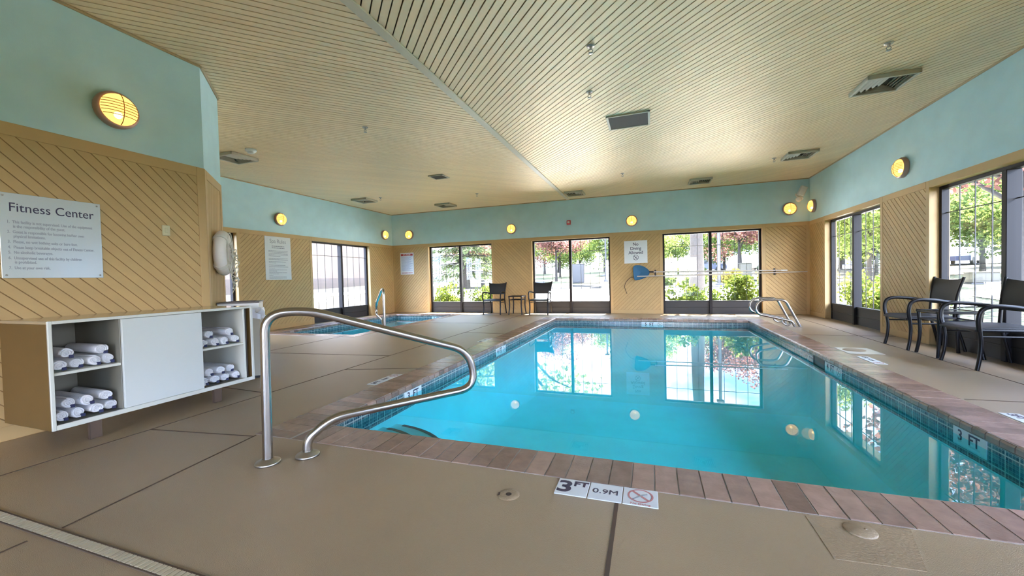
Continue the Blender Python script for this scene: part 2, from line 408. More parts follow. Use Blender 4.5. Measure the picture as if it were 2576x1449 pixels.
M['carglass'] = pm('car_glass', (.03, .035, .04), .05)

# ------------------------------------------------------------------ the setting: deck, pool, spa
WATER = -.125
POOL = (-2.38, 2.385, 2.04, 10.2); POOL_O = (-2.72, 2.078, 2.375, 10.53)
SPA = (-7.82, 6.62, -5.80, 10.95); SPA_O = (-8.12, 6.34, -5.52, 11.23)
def rect_with_holes(mb, x0, y0, x1, y1, holes, z0, z1):
    xs = sorted({x0, x1, *[h[0] for h in holes], *[h[2] for h in holes]})
    for a, b in zip(xs, xs[1:]):
        mid = (a+b)/2; y = y0
        for h in sorted([h for h in holes if h[0] < mid < h[2]], key=lambda h: h[1]):
            mb.box((a, y, z0), (b, h[1], z1)); y = h[3]
        mb.box((a, y, z0), (b, y1, z1))
fl = MB(); rect_with_holes(fl, XL-.2, YB-.2, XR+.2, DF+.2, [POOL_O, SPA_O], -.12, 0)
floor = struct(fl.build('floor', M['deck']), 'tan textured concrete pool deck', 'floor')
jt = MB()
def joint(x0, y0, x1, y1, w=.011):
    a, b = Vector((x0, y0, 0)), Vector((x1, y1, 0)); d = (b-a).normalized(); n = Vector((-d.y, d.x, 0))*w/2
    jt.prism([a-n, b-n, b+n, a+n], (0, 0, .0022))
for q in ((-3.6, 1.0, -3.6, DF), (3.18, 1.0, 3.18, DF), (-2.69, 2.06, -2.53, 1.0), (-2.55, .90, -2.55, -1.5), (-2.70, 2.04, -3.6, 1.92),
          (-.172, 1.92, -.165, 1.0), (-.165, .9, -.16, -1.5), (-3.6, 3.95, -2.73, 4.22), (-5.85, 4.62, -3.6, 4.84), (-5.85, 3.5, -5.85, 6.33), (-3.6, 7.3, -2.73, 7.3),
          (-5.5, 8.9, -3.6, 8.9), (2.4, 4.27, 3.66, 4.33), (2.4, 8.0, 3.66, 8.0), (-3.6, 2.9, -4.3, 2.95), (-5.5, 10.9, -2.7, 10.9)):
    joint(*q, w=.017 if q[0] in (-.172, -.165) else .011)
jo = jt.build('control_joint', M['joint'], floor)

def coping(name, inner, outer, label, seed):
    x0, y0, x1, y1 = inner; X0, Y0, X1, Y1 = outer
    g = MB(); rect_with_holes(g, X0, Y0, X1, Y1, [(x0-.012, y0-.012, x1+.012, y1+.012)], -.062, .0012)
    root = struct(g.build(name, M['grout']), label, 'coping')
    b = MB(); rg = random.Random(seed); pit = .1135
    def run(p, q, inward, w):
        p, q, inw = Vector((*p, 0)), Vector((*q, 0)), Vector((*inward, 0)); L = (q-p).length; d = (q-p).normalized(); n = max(1, round(L/pit)); s = L/n
        for i in range(n):
            g_ = .0035; a = p+d*(i*s+g_); dz = rg.uniform(-.0015, .0015); pr = []
            for (u, z) in ((.003, -.058), (w-.012, -.058), (w, -.046), (w, -.014), (w-.006, -.003), (w-.02, .004), (.004, .004), (.002, .001)):
                pr.append(a+inw*u+Vector((0, 0, z+dz)))
            b.prism(pr, d*(s-2*g_))
    run((X0, Y0), (X0, Y1), (1, 0), x0-X0); run((X1, Y0), (X1, Y1), (-1, 0), X1-x1)
    run((x0, Y0), (x1, Y0), (0, 1), y0-Y0); run((x0, Y1), (x1, Y1), (0, -1), Y1-y1)
    b.build('brick_edging', M['brick'], root); return root
coping('pool_coping', POOL, POOL_O, 'red brown brick coping around the large pool', 3)
coping('spa_coping', SPA, SPA_O, 'red brown brick coping around the small spa pool', 4)

def basin(name, inner, d0, d1, label, steps=None):
    x0, y0, x1, y1 = inner; o = .03; x0 -= o; y0 -= o; x1 += o; y1 += o
    b = MB(); T = -.245; rc = .34; m = 24
    dep = lambda y: d0+(d1-d0)*max(0, min(1, (y-y0)/(y1-y0)))
    def loop(ins, up):                                          # one closed ring round the basin, INS in from the wall, UP above the floor
        xa, ya, xb, yb = x0+ins, y0+ins, x1-ins, y1-ins; P = []
        for (p, q) in (((xa, ya), (xb, ya)), ((xb, ya), (xb, yb)), ((xb, yb), (xa, yb)), ((xa, yb), (xa, ya))):
            for i in range(m):
                t = i/m; x, y = p[0]+(q[0]-p[0])*t, p[1]+(q[1]-p[1])*t; P.append((x, y, T if up is None else dep(y)+up))
        return P
    R_ = min(rc, (-.03+T-max(d0, d1)))
    L_ = [loop(0, None)]+[loop(R_*(1-math.cos(a)), R_*(1-math.sin(a))) for a in [math.pi/2*i/8 for i in range(9)]]
    n = 4*m
    b.raw([p for l in L_ for p in l], [(j*n+i, j*n+(i+1) % n, (j+1)*n+(i+1) % n, (j+1)*n+i) for j in range(len(L_)-1) for i in range(n)], 0, True)
    xa, ya, xb, yb = x0+R_, y0+R_, x1-R_, y1-R_
    b.face([(xa, ya, dep(ya)), (xb, ya, dep(ya)), (xb, yb, dep(yb)), (xa, yb, dep(yb))])
    root = struct(b.build(name, M['plaster']), label, 'pool')
    t = MB()
    for (p, q) in (((x0, y0), (x1, y0)), ((x1, y0), (x1, y1)), ((x1, y1), (x0, y1)), ((x0, y1), (x0, y0))):
        t.face([(*p, -.04), (*q, -.04), (*q, T), (*p, T)])
    t.build('waterline_tile', M['tile'], root)
    return root
pool = basin('pool_basin', POOL, -.85, -1.30, 'aqua plastered pool basin with blue waterline tile')
spa = basin('spa_basin', SPA, -.50, -.52, 'aqua plastered spa basin with blue waterline tile')
st = MB(); ns_ = MB()
cx0, cy0 = POOL[0]-.03, POOL[1]-.03
for k, (r, z) in enumerate(((.57, -.25), (.75, -.29), (.96, -.335))):
    arc = [(cx0+r*math.cos(a), cy0+r*math.sin(a)) for a in [math.pi/2*i/16 for i in range(17)]]
    st.prism([(cx0+.001, cy0+.001, -.84)]+[(x, y, -.84) for x, y in arc], (0, 0, z+.84))
    for i in range(1, 15):
        (xa, ya), (xb, yb) = arc[i], arc[i+1]
        sc_ = lambda x, y, rr: (cx0+(x-cx0)*rr/r, cy0+(y-cy0)*rr/r)
        ns_.prism([(*sc_(xa, ya, r-.035), z), (*sc_(xa, ya, r), z), (*sc_(xb, yb, r), z), (*sc_(xb, yb, r-.035), z)], (0, 0, .004))
stp = st.build('corner_step', M['plaster'], pool); ns_.build('step_nosing', M['nosing'], stp)
for nm, q, lb in (('pool_water', POOL, 'clear still turquoise water of the large pool'), ('spa_water', SPA, 'clear still turquoise water of the spa')):
    w = MB(); x0, y0, x1, y1 = q; w.face([(x0-.03, y0-.03, WATER), (x1+.03, y0-.03, WATER), (x1+.03, y1+.03, WATER), (x0-.03, y1+.03, WATER)])
    struct(w.build(nm, M['water']), lb, 'water')

# ------------------------------------------------------------------ walls, windows, ceiling
PITCH, GAP = .0735, .0075
REC = .135
def wall(name, fr, length, piers, wins, label, open_top=2.2, t=.22, dirs=None):
    """fr(u, z) gives the frame matrix of wall point u; x runs to the viewer's right."""
    F0 = fr(0, 0)
    b = MB(); b.box((0, BAND, -t), (length, H+.05, 0), 0)
    for (u0, u1) in wins: b.box((u0, open_top, -t), (u1, BAND, -.003), 1)
    for (u0, u1) in piers: b.box((u0, 0, -t), (u1, BAND, -.013), 1)
    root = b.build(name, [M['teal'], M['trim']]); root.matrix_world = F0
    struct(root, label, 'wall')
    for i, (u0, u1) in enumerate(piers):
        a = dirs[i] if dirs else math.pi/4
        m0, m1, zb, zt = u0+.075, u1-.075, .105, 2.205
        bk = MB(); bk.box((m0, zb, -.0125), (m1, zt, -.0065))
        g = bk.build('siding_groove', M['groove'], root)
        s = MB(); strips(s, [(m0, zb), (m1, zb), (m1, zt), (m0, zt)], a, PITCH, GAP, .0065, lambda p: (p[0], p[1], 0), (0, 0, 1), seed=i)
        s.build('siding_panel', M['siding'], root)
        tr = MB()
        for q in (((u0, 0), (m0, BAND)), ((m1, 0), (u1, BAND)), ((m0, 0), (m1, zb)), ((m0, zt), (m1, BAND))):
            tr.box((q[0][0], q[0][1], -.014), (q[1][0], q[1][1], .006), 0, .003)
        tr.build('trim_board', M['trim'], root)
    for (u0, u1) in wins:
        tr = MB(); tr.box((u0, open_top, -.004), (u1, BAND, .006), 0, .003); tr.build('head_board', M['trim'], root)
    c = MB(); c.box((0, H-.022, 0), (length, H, .02), 0, .004); c.build('cove_trim', M['cove'], root)
    return root
D45, U45 = -math.pi/4, math.pi/4
far_w = [(-7.03, -4.75), (-3.43, -1.11), (.30, 2.67)]
far_p = [(XL, -7.03), (-4.75, -3.43), (-1.11, .30), (2.67, XR)]
sh = lambda L, o: [(a-o, b-o) for a, b in L]
wall('wall_far', lambda u, z: far_at(XL+u, z), XR-XL, sh(far_p, XL), sh(far_w, XL), 'far wall with teal band above tan diagonal siding', dirs=[U45, D45, U45, D45])
left_w = [(3.94, 6.20), (8.22, 10.50)]; left_p = [(YA, 3.94), (6.20, 8.22), (10.50, DF)]
wall('wall_left', lambda u, z: left_at(YA+u, z), DF-YA, sh(left_p, YA), sh(left_w, YA), 'left wall behind the spa with teal band above tan siding', dirs=[U45, U45, D45])
rw = [(8.5, 10.8), (4.93, 7.23), (1.36, 3.66), (-2.21, .09)]; rp_ = [(10.8, DF), (7.23, 8.5), (3.66, 4.93), (.09, 1.36), (YB, -2.21)]
rv = lambda L: [(DF-b, DF-a) for a, b in L]
wall('wall_right', lambda u, z: right_at(DF-u, z), DF-YB, rv(rp_), rv(rw), 'right wall of tall windows with teal band above tan siding', dirs=[D45, D45, U45, D45, U45])
wall('wall_entry', lambda u, z: left_at(YB+u, z, XN), YN-YB, [(0, YN-YB)], [], 'near wall beside the towel cabinet with tan diagonal siding', dirs=[D45])
q2 = math.sqrt(.5)
wall('wall_chamfer', lambda u, z: frame((XN-u*q2, YN+u*q2, z), (-q2, q2, 0), UP), CH/q2, [(0, CH/q2)], [], 'short angled wall carrying the life ring', dirs=[math.radians(80)])
wall('wall_alcove', lambda u, z: frame((XN-CH-u, YA, z), (-1, 0, 0), UP), XN-CH-XL, [(0, XN-CH-XL)], [], 'return wall of the spa alcove')
wall('wall_near', lambda u, z: frame((XR-u, YB, z), (-1, 0, 0), UP), XR-XN, [(0, .9), (3.2, 4.4), (6.7, XR-XN)], [(.9, 3.2), (4.4, 6.7)], 'wall behind the viewer with tan siding')

# ceiling of chevron boards either side of a batten
XS = -2.28
ce = MB(); ce.box((XL-.2, YB-.2, H+.018), (XR+.2, DF+.2, H+.12)); ceiling = struct(ce.build('ceiling', M['plank_back']), 'satin board ceiling laid in a chevron', 'ceiling')
cr = MB(); strips(cr, [(XS+.04, YB), (XR, YB), (XR, DF), (XS+.04, DF)], math.radians(135), .0764, .012, .018, lambda p: (p[0], p[1], H), (0, 0, -1), length=3.6, seed=5)
cr.build('ceiling_board', M['plank'], ceiling)
cl = MB()
strips(cl, [(XL, YA), (XS-.04, YA), (XS-.04, DF), (XL, DF)], math.radians(45), .0764, .012, .018, lambda p: (p[0], p[1], H), (0, 0, -1), length=3.6, seed=6)
strips(cl, [(XN-CH, YB), (XS-.04, YB), (XS-.04, YA), (XN-CH, YA)], math.radians(45), .0764, .012, .018, lambda p: (p[0], p[1], H), (0, 0, -1), length=3.6, seed=8)
cl.build('ceiling_board', M['plank'], ceiling)
bt = MB(); bt.box((XS-.055, YB, H-.016), (XS+.045, DF, H+.006), 0, .005); bt.build('seam_batten', M['batten'], ceiling)

def window(n, fr, w, label):
    o = bpy.data.objects.new('window_%d' % n, None); COL.objects.link(o); o.matrix_world = fr; struct(o, label, 'window')
    z0, z1 = .352, 2.2; g = -REC
    fm = MB()
    fm.box((0, 0, g-.05), (.05, z1, g+.03)); fm.box((w-.05, 0, g-.05), (w, z1, g+.03)); fm.box((.05, z1-.045, g-.05), (w-.05, z1, g+.03))
    fm.build('window_frame', M['bronze'], o)
    mm = MB(); mm.box((w/2-.035, 0, g-.06), (w/2+.035, z1-.045, g+.075), 0, .006); mm.build('mullion', M['bronze'], o)
    for a, b in ((.05, w/2-.035), (w/2+.035, w-.05)):
        k = MB(); k.box((a, 0, g-.03), (b, z0-.03, g+.022)); k.box((a, z0-.03, g-.05), (b, z0, g+.035), 0, .004); k.box((a, .165, g+.02), (b, .178, g+.034), 0, .003)
        k.build('kick_panel', M['kick'], o)
        p = MB(); p.box((a, z0, g-.004), (b, z1-.045, g-.002)); p.face([(0, 0, 0)]*3) if False else None
        q = MB(); q.face([(a, z0, g), (b, z0, g), (b, z1-.045, g), (a, z1-.045, g)]); q.build('glass_pane', M['glass'], o)
        gr = MB()
        for i in (1, 2, 3):
            x = a+(b-a)*i/4; gr.box((x-.005, z0, g-.018), (x+.005, z1-.045, g-.008))
        gr.box((a, 1.825, g-.019), (b, 1.836, g-.007)); gr.build('glazing_grille', M['muntin'], o)
    portal('daylight_portal', fr @ Matrix.Translation((w/2, (z0+z1)/2, g-.10)), w-.1, z1-z0)
    return o
k = 1
for (a, b), s in zip(far_w, ('window at the spa end of the far wall', 'middle window of the far wall', 'window of the far wall behind the pole rack')):
    window(k, far_at(a, 0), b-a, s); k += 1
for (a, b), s in zip(left_w, ('window of the left wall beside the alcove', 'window of the left wall behind the spa')):
    window(k, left_at(a, 0), b-a, s); k += 1
for (a, b), s in zip(rw, ('window of the right wall next to the far corner', 'window of the right wall behind the chairs', 'added unseen third window of the right wall', 'added unseen fourth window of the right wall')):  # third and fourth lie out of view, added to let in more daylight
    window(k, right_at(b, 0), b-a, s); k += 1
for a, s in ((.9, 'added window behind the viewer near the right wall'), (4.4, 'added window behind the viewer near the entry wall')):  # rear windows added unseen to bring fill daylight to the near floor
    window(k, frame((XR-a, YB, 0), (-1, 0, 0), UP), 2.3, s); k += 1
# roof overhang outside the far and right walls
eb = MB(); eb.box((XL-1.2, DF+.24, 3.05), (XR+1.4, DF+1.35, 3.2)); struct(eb.build('roof_eave', M['soffit']), 'roof overhang outside the far wall', 'roof')
eb = MB(); eb.box((XR+.24, YB, 3.05), (XR+1.4, DF+.24, 3.2)); struct(eb.build('roof_eave', M['soffit']), 'roof overhang outside the right wall', 'roof')
rb = MB(); rb.box((XL-.3, YB-.3, H+.2), (XR+.3, DF+.3, H+.35)); struct(rb.build('roof_slab', M['roof']), 'flat roof above the pool room', 'roof')

# ------------------------------------------------------------------ wall lamps
def make_lamp():
    t = thing('wall_lamp', '', 'lamp', group='round caged wall lamps')
    b = MB(); b.lathe([(.001, 0), (.152, 0), (.155, .012), (.155, .045), (.146, .060), (.130, .062)], 32); b.build('lamp_base', M['lamp_base'], t)
    d = MB(); d.lathe([(.131, .058), (.128, .075), (.112, .098), (.080, .116), (.040, .125), (.001, .127)], 28); dm = d.build('lamp_dome', M['dome'], t)
    u = MB(); u.lathe([(.001, .016), (.018, .02), (.030, .04), (.024, .062), (.001, .075)], 14, c=(0, -.045, 0)); u.build('bulb', M['bulb'], t)
    r = MB()
    def arc(fn): r.tube([fn(a) for a in [math.pi*(.02+.96*i/14) for i in range(15)]], .0032, 6)
    dome_z = lambda x, y: .062+.070*math.sqrt(max(0, 1-(x*x+y*y)/.0176))
    for y in (-.062, -.035, -.012, .012, .035, .058):
        w = math.sqrt(max(0, .0176-y*y))*.99
        r.tube([(-w*math.cos(a), y, dome_z(-w*math.cos(a), y)+.003) for a in [math.pi*i/12 for i in range(13)]], .0030, 6)
    r.tube([(0, -.131*math.cos(a), dome_z(0, -.131*math.cos(a))+.004) for a in [math.pi*i/12 for i in range(13)]], .0036, 6)
    r.build('lamp_cage', M['lamp_rib'], t)
    ld = bpy.data.lights.new('lamp_light', 'POINT'); ld.energy = LAMP_WATTS; ld.color = (1, .52, .17); ld.shadow_soft_size = .13
    lo = bpy.data.objects.new('lamp_light', ld); COL.objects.link(lo); lo.parent = t; lo.location = (0, -.01, .15)
    return t
ZL = 2.63
lamp0 = make_lamp(); first = True
for Mx, lb in ((left_at(2.19, ZL-.01, XN), 'big round caged lamp glowing yellow above the Fitness Center sign'),
               (left_at(7.28, ZL), 'round caged wall lamp above the Spa Rules sign'),
               (left_at(11.26, ZL), 'round caged lamp on the spa wall beside the far corner'),
               (far_at(-7.73, ZL), 'round caged lamp on the far wall above the small red-headed sign'),
               (far_at(-4.06, ZL-.03), 'round caged lamp on the far wall above the two small dark chairs'),
               (far_at(-.50, ZL-.03), 'round caged lamp on the far wall above the No Diving sign'),
               (far_at(3.26, ZL), 'round caged lamp on the far wall below the white emergency light'),
               (right_at(11.42, ZL), 'round caged lamp on the window wall just past the far corner'),
               (right_at(7.83, ZL), 'round caged lamp on the window wall above the tan panel between windows'),
               (right_at(4.3, ZL), 'added round caged lamp on the window wall past the end of the frame'),  # this lamp and those below are added out of view to brighten the room
               (right_at(.7, ZL), 'added unseen round caged lamp on the window wall beside the viewer'),
               (left_at(-1.6, ZL, XN), 'added round caged lamp on the entry wall behind the viewer'),
               (frame((-.12, YB, ZL), (-1, 0, 0), UP), 'added unseen round caged lamp on the rear wall between the windows'),
               (frame((3.2, YB, ZL), (-1, 0, 0), UP), 'added unseen round caged lamp on the rear wall near the windows')):
    if first: lamp0.matrix_world = Mx; lamp0['label'] = lb; first = False
    else: dup(lamp0, lb, M=Mx)

# ------------------------------------------------------------------ signs and wall fittings
def sign(name, fr, w, h, label, face, t=.008, screws=True, cat='sign'):
    o = thing(name, label, cat, M=fr)
    b = MB(); b.box((-w/2, -h/2, .001), (w/2, h/2, .001+t), 0, .002); b.build('sign_panel', face, o)
    if screws:
        for sx in (-1, 1):
            for sy in (-1, 1):
                s = MB(); s.lathe([(.001, t+.005), (.006, t+.004), (.007, t)], 10, c=(sx*(w/2-.022), sy*(h/2-.022), 0)); s.build('screw', M['steel_dull'], o)
    return o
def bars(o, rows, mat, name, t):
    """Rows of small print too small to read in the photo: (x0, x1, y, height)."""
    rg = random.Random(11)
    for (x0, x1, y, h) in rows:
        x = x0; b = MB()
        while x < x1-.004:
            w = min(x1-x, rg.uniform(.018, .055)); b.box((x, y-h/2, t), (x+w, y+h/2, t+.0006)); x += w+h*.45
        b.build(name, mat, o)
T = .0095
fit = sign('wall_sign', left_at(1.775, 1.478, XN), .56, .62, 'large white Fitness Center rules sign above the towel cabinet', M['white_panel'])
text('Fitness Center', .092, M['ink'], fit, 0, .205, T, name='heading', sx=.86)
lines = ['1.  This facility is not supervised. Use of the equipment', '     is the responsibility of the guest.', '2.  Guest is responsible for knowing his/her own', '     physical limitations.',
         '3.  Please, no wet bathing suits or bare feet.', '4.  Please keep breakable objects out of Fitness Center.', '5.  No alcoholic beverages.', '6.  Unsupervised use of this facility by children', '     is prohibited.', '7.  Use at your own risk.']
for i, (s, y) in enumerate(zip(lines, (.100, .068, .028, -.004, -.044, -.084, -.122, -.163, -.193, -.235))):
    text(s, .030, M['ink_grey'], fit, -.245, y, T, 'LEFT', 'rule_line', sx=.70, bold=.0004)
spr_ = sign('wall_sign', left_at(7.205, 1.69), .70, 1.03, 'tall white Spa Rules sign on the spa wall', M['sign_white'], screws=False)
text('Spa Rules', .135, M['ink_grey'], spr_, 0, .40, T, name='heading', sx=.86)
rows = []
for y in (.285, .245): rows.append((-.17, .17, y, .022))
for y, a in ((.175, 1), (.145, 1), (.11, 1), (.08, 1), (.05, .6), (-.005, 1), (-.035, 1), (-.085, .9), (-.115, .35), (-.165, .85), (-.205, 1), (-.235, .3), (-.275, .95), (-.305, .4), (-.345, .92), (-.375, .5), (-.41, .2), (-.445, .9), (-.475, .9)):
    rows.append((-.26, -.26+.52*a, y, .011))
bars(spr_, rows, M['ink_grey'], 'text_line', T)
red = sign('wall_sign', far_at(-7.865, 1.66), .53, .74, 'white poster headed SPA RULES in a red bar by the far corner', M['sign_white'], screws=False)
hb = MB(); hb.box((-.235, .265, T), (.235, .335, T+.0008)); hb.build('heading_bar', M['ink_red'], red)
text('SPA RULES', .062, M['sign_white'], red, 0, .30, T+.0012, name='heading', bold=.0012)
bars(red, [(-.22, .22-.06*(i % 3), .235-i*.026, .014) for i in range(19)], M['ink_blue'], 'text_line', T)
bars(red, [(-.21, .21, -.315, .028)], M['ink_rose'], 'text_line', T)
nd = sign('wall_sign', far_at(-.406, 1.728), .62, .63, 'square white No Diving Allowed sign above the blue skimmer net', M['sign_white'], screws=False)
for s, y in (('No', .215), ('Diving', .095), ('Allowed', -.02)): text(s, .125, M['ink'], nd, 0, y, T, name='lettering', bold=.0012, sx=.92)
def no_diving(o, x, y, z, r, ring_mat, fig_mat, name='no_diving_symbol'):
    b = MB(); n = 28
    for i in range(n):
        a0, a1 = 2*math.pi*i/n, 2*math.pi*(i+1)/n
        b.prism([(x+math.cos(a)*q, y+math.sin(a)*q, z) for a, q in ((a0, r*.86), (a0, r), (a1, r), (a1, r*.86))], (0, 0, .0006))
    d = r*.66; w = r*.07
    b.prism([(x-d-w, y+d-w, z), (x-d+w, y+d+w, z), (x+d+w, y-d+w, z), (x+d-w, y-d-w, z)], (0, 0, .0007))
    s = b.build(name, ring_mat, o)
    f = MB()                                                   # diver: outstretched body and arms
    f.prism([(x-.50*r, y-.46*r, z), (x-.42*r, y-.54*r, z), (x+.22*r, y+.10*r, z), (x+.55*r, y+.30*r, z), (x+.50*r, y+.38*r, z), (x+.10*r, y+.20*r, z)], (0, 0, .0009))
    f.lathe([(.001, .001), (.10*r, .0005), (.105*r, 0)], 10, c=(x-.55*r, y-.60*r, z))
    f.build('diver_figure', fig_mat, o); return s
no_diving(nd, 0, -.155, T, .075, M['ink'], M['ink'])

pl = thing('wall_plate', 'small cream wall plate beside the Fitness Center sign', 'wall plate', M=left_at(2.535, 1.617, XN))
b = MB(); b.box((-.033, -.05, 0), (.033, .05, .012), 0, .004); b.build('plate', M['cream_plate'], pl)
b = MB(); b.box((-.012, -.020, .012), (.012, .020, .017), 0, .002); b.build('rocker', M['cream_plate'], pl)
al = thing('fire_alarm', 'small red fire alarm strobe high on the far teal band', 'alarm', M=far_at(-2.273, 2.675))
b = MB(); b.box((-.06, -.065, 0), (.06, .065, .045), 0, .01); b.build('alarm_body', M['red'], al)
b = MB(); b.box((-.032, -.02, .045), (.032, .035, .066), 0, .008); b.build('strobe_lens', M['plastic_white'], al)
# emergency light tilted in the far corner
em = thing('emergency_light', 'white two-part emergency light high in the far right corner', 'emergency light', M=far_at(3.50, 2.995) @ Matrix.Rotation(math.radians(-24), 4, 'Z'))
b = MB(); b.box((-.075, -.07, 0), (.075, .17, .10), 0, .015); b.build('battery_case', M['plastic_grey'], em)
b = MB(); b.tube(smooth_path([(-.10, -.06, .06), (-.07, -.11, .09), (.02, -.11, .11), (.07, -.12, .10), (.06, -.16, .10)]), .016, 10); b.build('bracket', M['plastic_white'], em)
b = MB(); b.lathe([(.001, -.03), (.05, -.028), (.066, 0), (.066, .03), (.05, .036), (.001, .036)], 18, c=(.0, -.165, .09)); b.build('lamp_head', M['plastic_grey'], em)

# life ring on the angled wall with its tangle of rope
LR = frame((XN-.40*q2, YN+.40*q2, 1.447), (-q2, q2, 0), UP)
lr = thing('life_ring', 'off-white life ring buoy hung on the short angled wall', 'life ring', M=LR)
b = MB(); b.tube([(.195*math.cos(a), .195*math.sin(a), .066) for a in [2*math.pi*i/40 for i in range(40)]], .062, 14, closed=True); b.build('ring_body', M['ring'], lr)
for a in (45, 135, 225, 315):
    c, s = math.cos(math.radians(a)), math.sin(math.radians(a)); b = MB()
    P0 = Vector((.195*c, .195*s, .066)); tn = Vector((-s, c, 0))
    for sg in (-1, 0, 1): b.tube([P0+tn*.012*sg+Vector((c, s, 0))*.0645*math.cos(t)+Vector((0, 0, 1))*.0645*math.sin(t) for t in [2*math.pi*i/16 for i in range(16)]], .008, 6, closed=True)
    b.build('rope_lashing', M['rope'], lr)
rope = MB(); rg = random.Random(4)
for kx in range(5):
    pts = [(.0+.02*kx, .10-.03*kx, .13)]
    for i in range(9):
        pts.append((.02+.06*kx/4+rg.uniform(-.10, .13), .06-.052*i+rg.uniform(-.05, .05)-.02*kx, .15+rg.uniform(-.02, .05)))
    rope.tube(smooth_path(pts, 5), .0055, 6)
rope.tube([(.16*math.cos(a)+.02, .26*math.sin(a)*.9-.0, .132) for a in [2*math.pi*i/30 for i in range(30)]], .006, 6, closed=True)
o = rope.build('rescue_rope', M['rope']); o.matrix_world = LR
tag(o, 'tangled white rescue rope hanging from the life ring', 'rope')

# skimmer net, poles, hooks, cord
PY = DF-.075
nt_ = thing('skimmer_net', 'blue leaf skimmer net on a long silver pole below the No Diving sign', 'skimmer net', loc=(0, PY, 0))
outl = smooth_path([(-.475, 0, 1.26), (-.44, 0, 1.335), (-.28, 0, 1.335), (-.15, 0, 1.27), (-.06, 0, 1.165), (-.10, 0, 1.06), (-.20, 0, 1.0), (-.40, 0, .945), (-.45, 0, 1.0), (-.475, 0, 1.26)], 4)
b = MB(); b.tube(outl, .013, 8); b.build('net_frame', M['net'], nt_)
b = MB(); cen = Vector((-.28, .045, 1.15))
for p, q in zip(outl, outl[1:]):
    for t0, t1 in ((0, .5), (.5, 1)):
        A, B_ = p.lerp(cen, t0), q.lerp(cen, t0); C_, D_ = q.lerp(cen, t1), p.lerp(cen, t1)
        b.face([A, B_, C_, D_] if t1 < 1 else [A, B_, cen], 0, True)
b.build('net_bag', M['net'], nt_)
b = MB(); b.tube([(-.06, 0, 1.163), (.06, 0, 1.157)], .022, 10); b.build('socket', M['black'], nt_)
b = MB(); b.tube([(.0, 0, 1.158), (3.06, 0, 1.112)], .0165, 10); b.build('pole', M['pole'], nt_)
b = MB(); b.tube([(3.06, 0, 1.112), (3.19, 0, 1.11)], .019, 10); b.build('grip', M['plastic_white'], nt_)
po = thing('telescopic_pole', 'thin bare silver pole hung just under the skimmer net pole', 'pole', loc=(0, PY-.03, 0))
b = MB(); b.tube([(-.38, 0, 1.045), (1.9, 0, 1.049)], .0165, 10); b.build('outer_tube', M['pole'], po)
b = MB(); b.tube([(1.9, 0, 1.049), (3.60, 0, 1.066)], .0125, 10); b.build('inner_tube', M['pole'], po)
for x, z, s in ((.10, 1.094, 'dark pole hook beside the blue net'), (2.93, 1.052, 'dark pole hook near the far corner')):
    h = MB(); h.box((x-.02, DF-.012, z-.05), (x+.02, DF+.0, z+.12), 0, .003)
    h.tube(smooth_path([(x, DF-.005, z+.035), (x, PY+.02, z+.030), (x, PY-.015, z+.032), (x, PY-.025, z+.055)]), .007, 8)
    h.tube(smooth_path([(x, DF-.005, z-.045), (x, PY-.02, z-.0375), (x, PY-.055, z-.035), (x, PY-.066, z-.01)]), .007, 8)
    tag(h.build('pole_hook', M['black']), s, 'hook')
b = MB(); b.tube(smooth_path([(-.46, DF-.05, 1.03), (-.56, DF-.02, 1.01), (-.66, DF-.012, .92), (-.72, DF-.012, .78), (-.70, DF-.012, .68), (-.66, DF-.015, .56)]), .007, 6)
tag(b.build('hanging_cord', M['cordm']), 'thin dark cord dangling from the blue skimmer net', 'cord')

# ------------------------------------------------------------------ ceiling fittings
def make_vent():
    o = thing('air_diffuser', '', 'air vent', group='square louvred ceiling diffusers')
    s = .25
    b = MB()
    for (x0, y0, x1, y1) in ((-s, -s, s, -s+.03), (-s, s-.03, s, s), (-s, -s, -s+.03, s), (s-.03, -s, s, s)): b.box((x0, y0, -.052), (x1, y1, .0), 0, .004)
    b.build('diffuser_frame', M['vent'], o)
    d = MB(); d.box((-s+.02, -s+.02, -.012), (s-.02, s-.02, -.004)); d.build('diffuser_throat', M['vent_dark'], o)
    lv = MB()
    def blade(p, q, n):                                         # tilted louvre from p to q leaning along n
        p, q, n = Vector((*p, -.05)), Vector((*q, -.05)), Vector((*n, 0))
        lv.prism([p, p+n*.022+Vector((0, 0, .036)), p+n*.025+Vector((0, 0, .036)), p+n*.004], q-p)
    for i in range(5):                                          # three-way pattern of shrinking louvres
        u = .045+.042*i
        blade((-s+.03+u-.03, -s+.03), (-s+.03+u-.03, s-.03-u), (-1, 0)); blade((s-u, -s+.03), (s-u, s-.03-u), (1, 0)); blade((-s+u, s-u), (s-u, s-u), (0, 1))
    lv.build('louvre_blade', M['vent'], o); return o
v0 = make_vent(); first = True
for x, y, rz, lb in ((2.69, 6.14, 0, 'large louvred ceiling diffuser over the near right corner of the room'), (2.75, 9.25, 0, 'louvred ceiling diffuser nearest the far right corner lamps'),
                     (-7.5, 9.2, math.pi/2, 'louvred ceiling diffuser over the spa'), (-5.85, 10.83, 0, 'louvred ceiling diffuser above the far spa-side window'),
                     (-1.93, 10.86, 0, 'louvred ceiling diffuser at the far end of the seam batten'), (1.15, 10.78, 0, 'louvred ceiling diffuser above the window with the poles'),
                     (-6.95, 5.15, 0, 'louvred ceiling diffuser half hidden by the angled wall')):
    if first: v0.location = (x, y, H); v0.rotation_euler = (0, 0, rz); v0['label'] = lb; first = False
    else: dup(v0, lb, loc=(x, y, H), rz=rz)
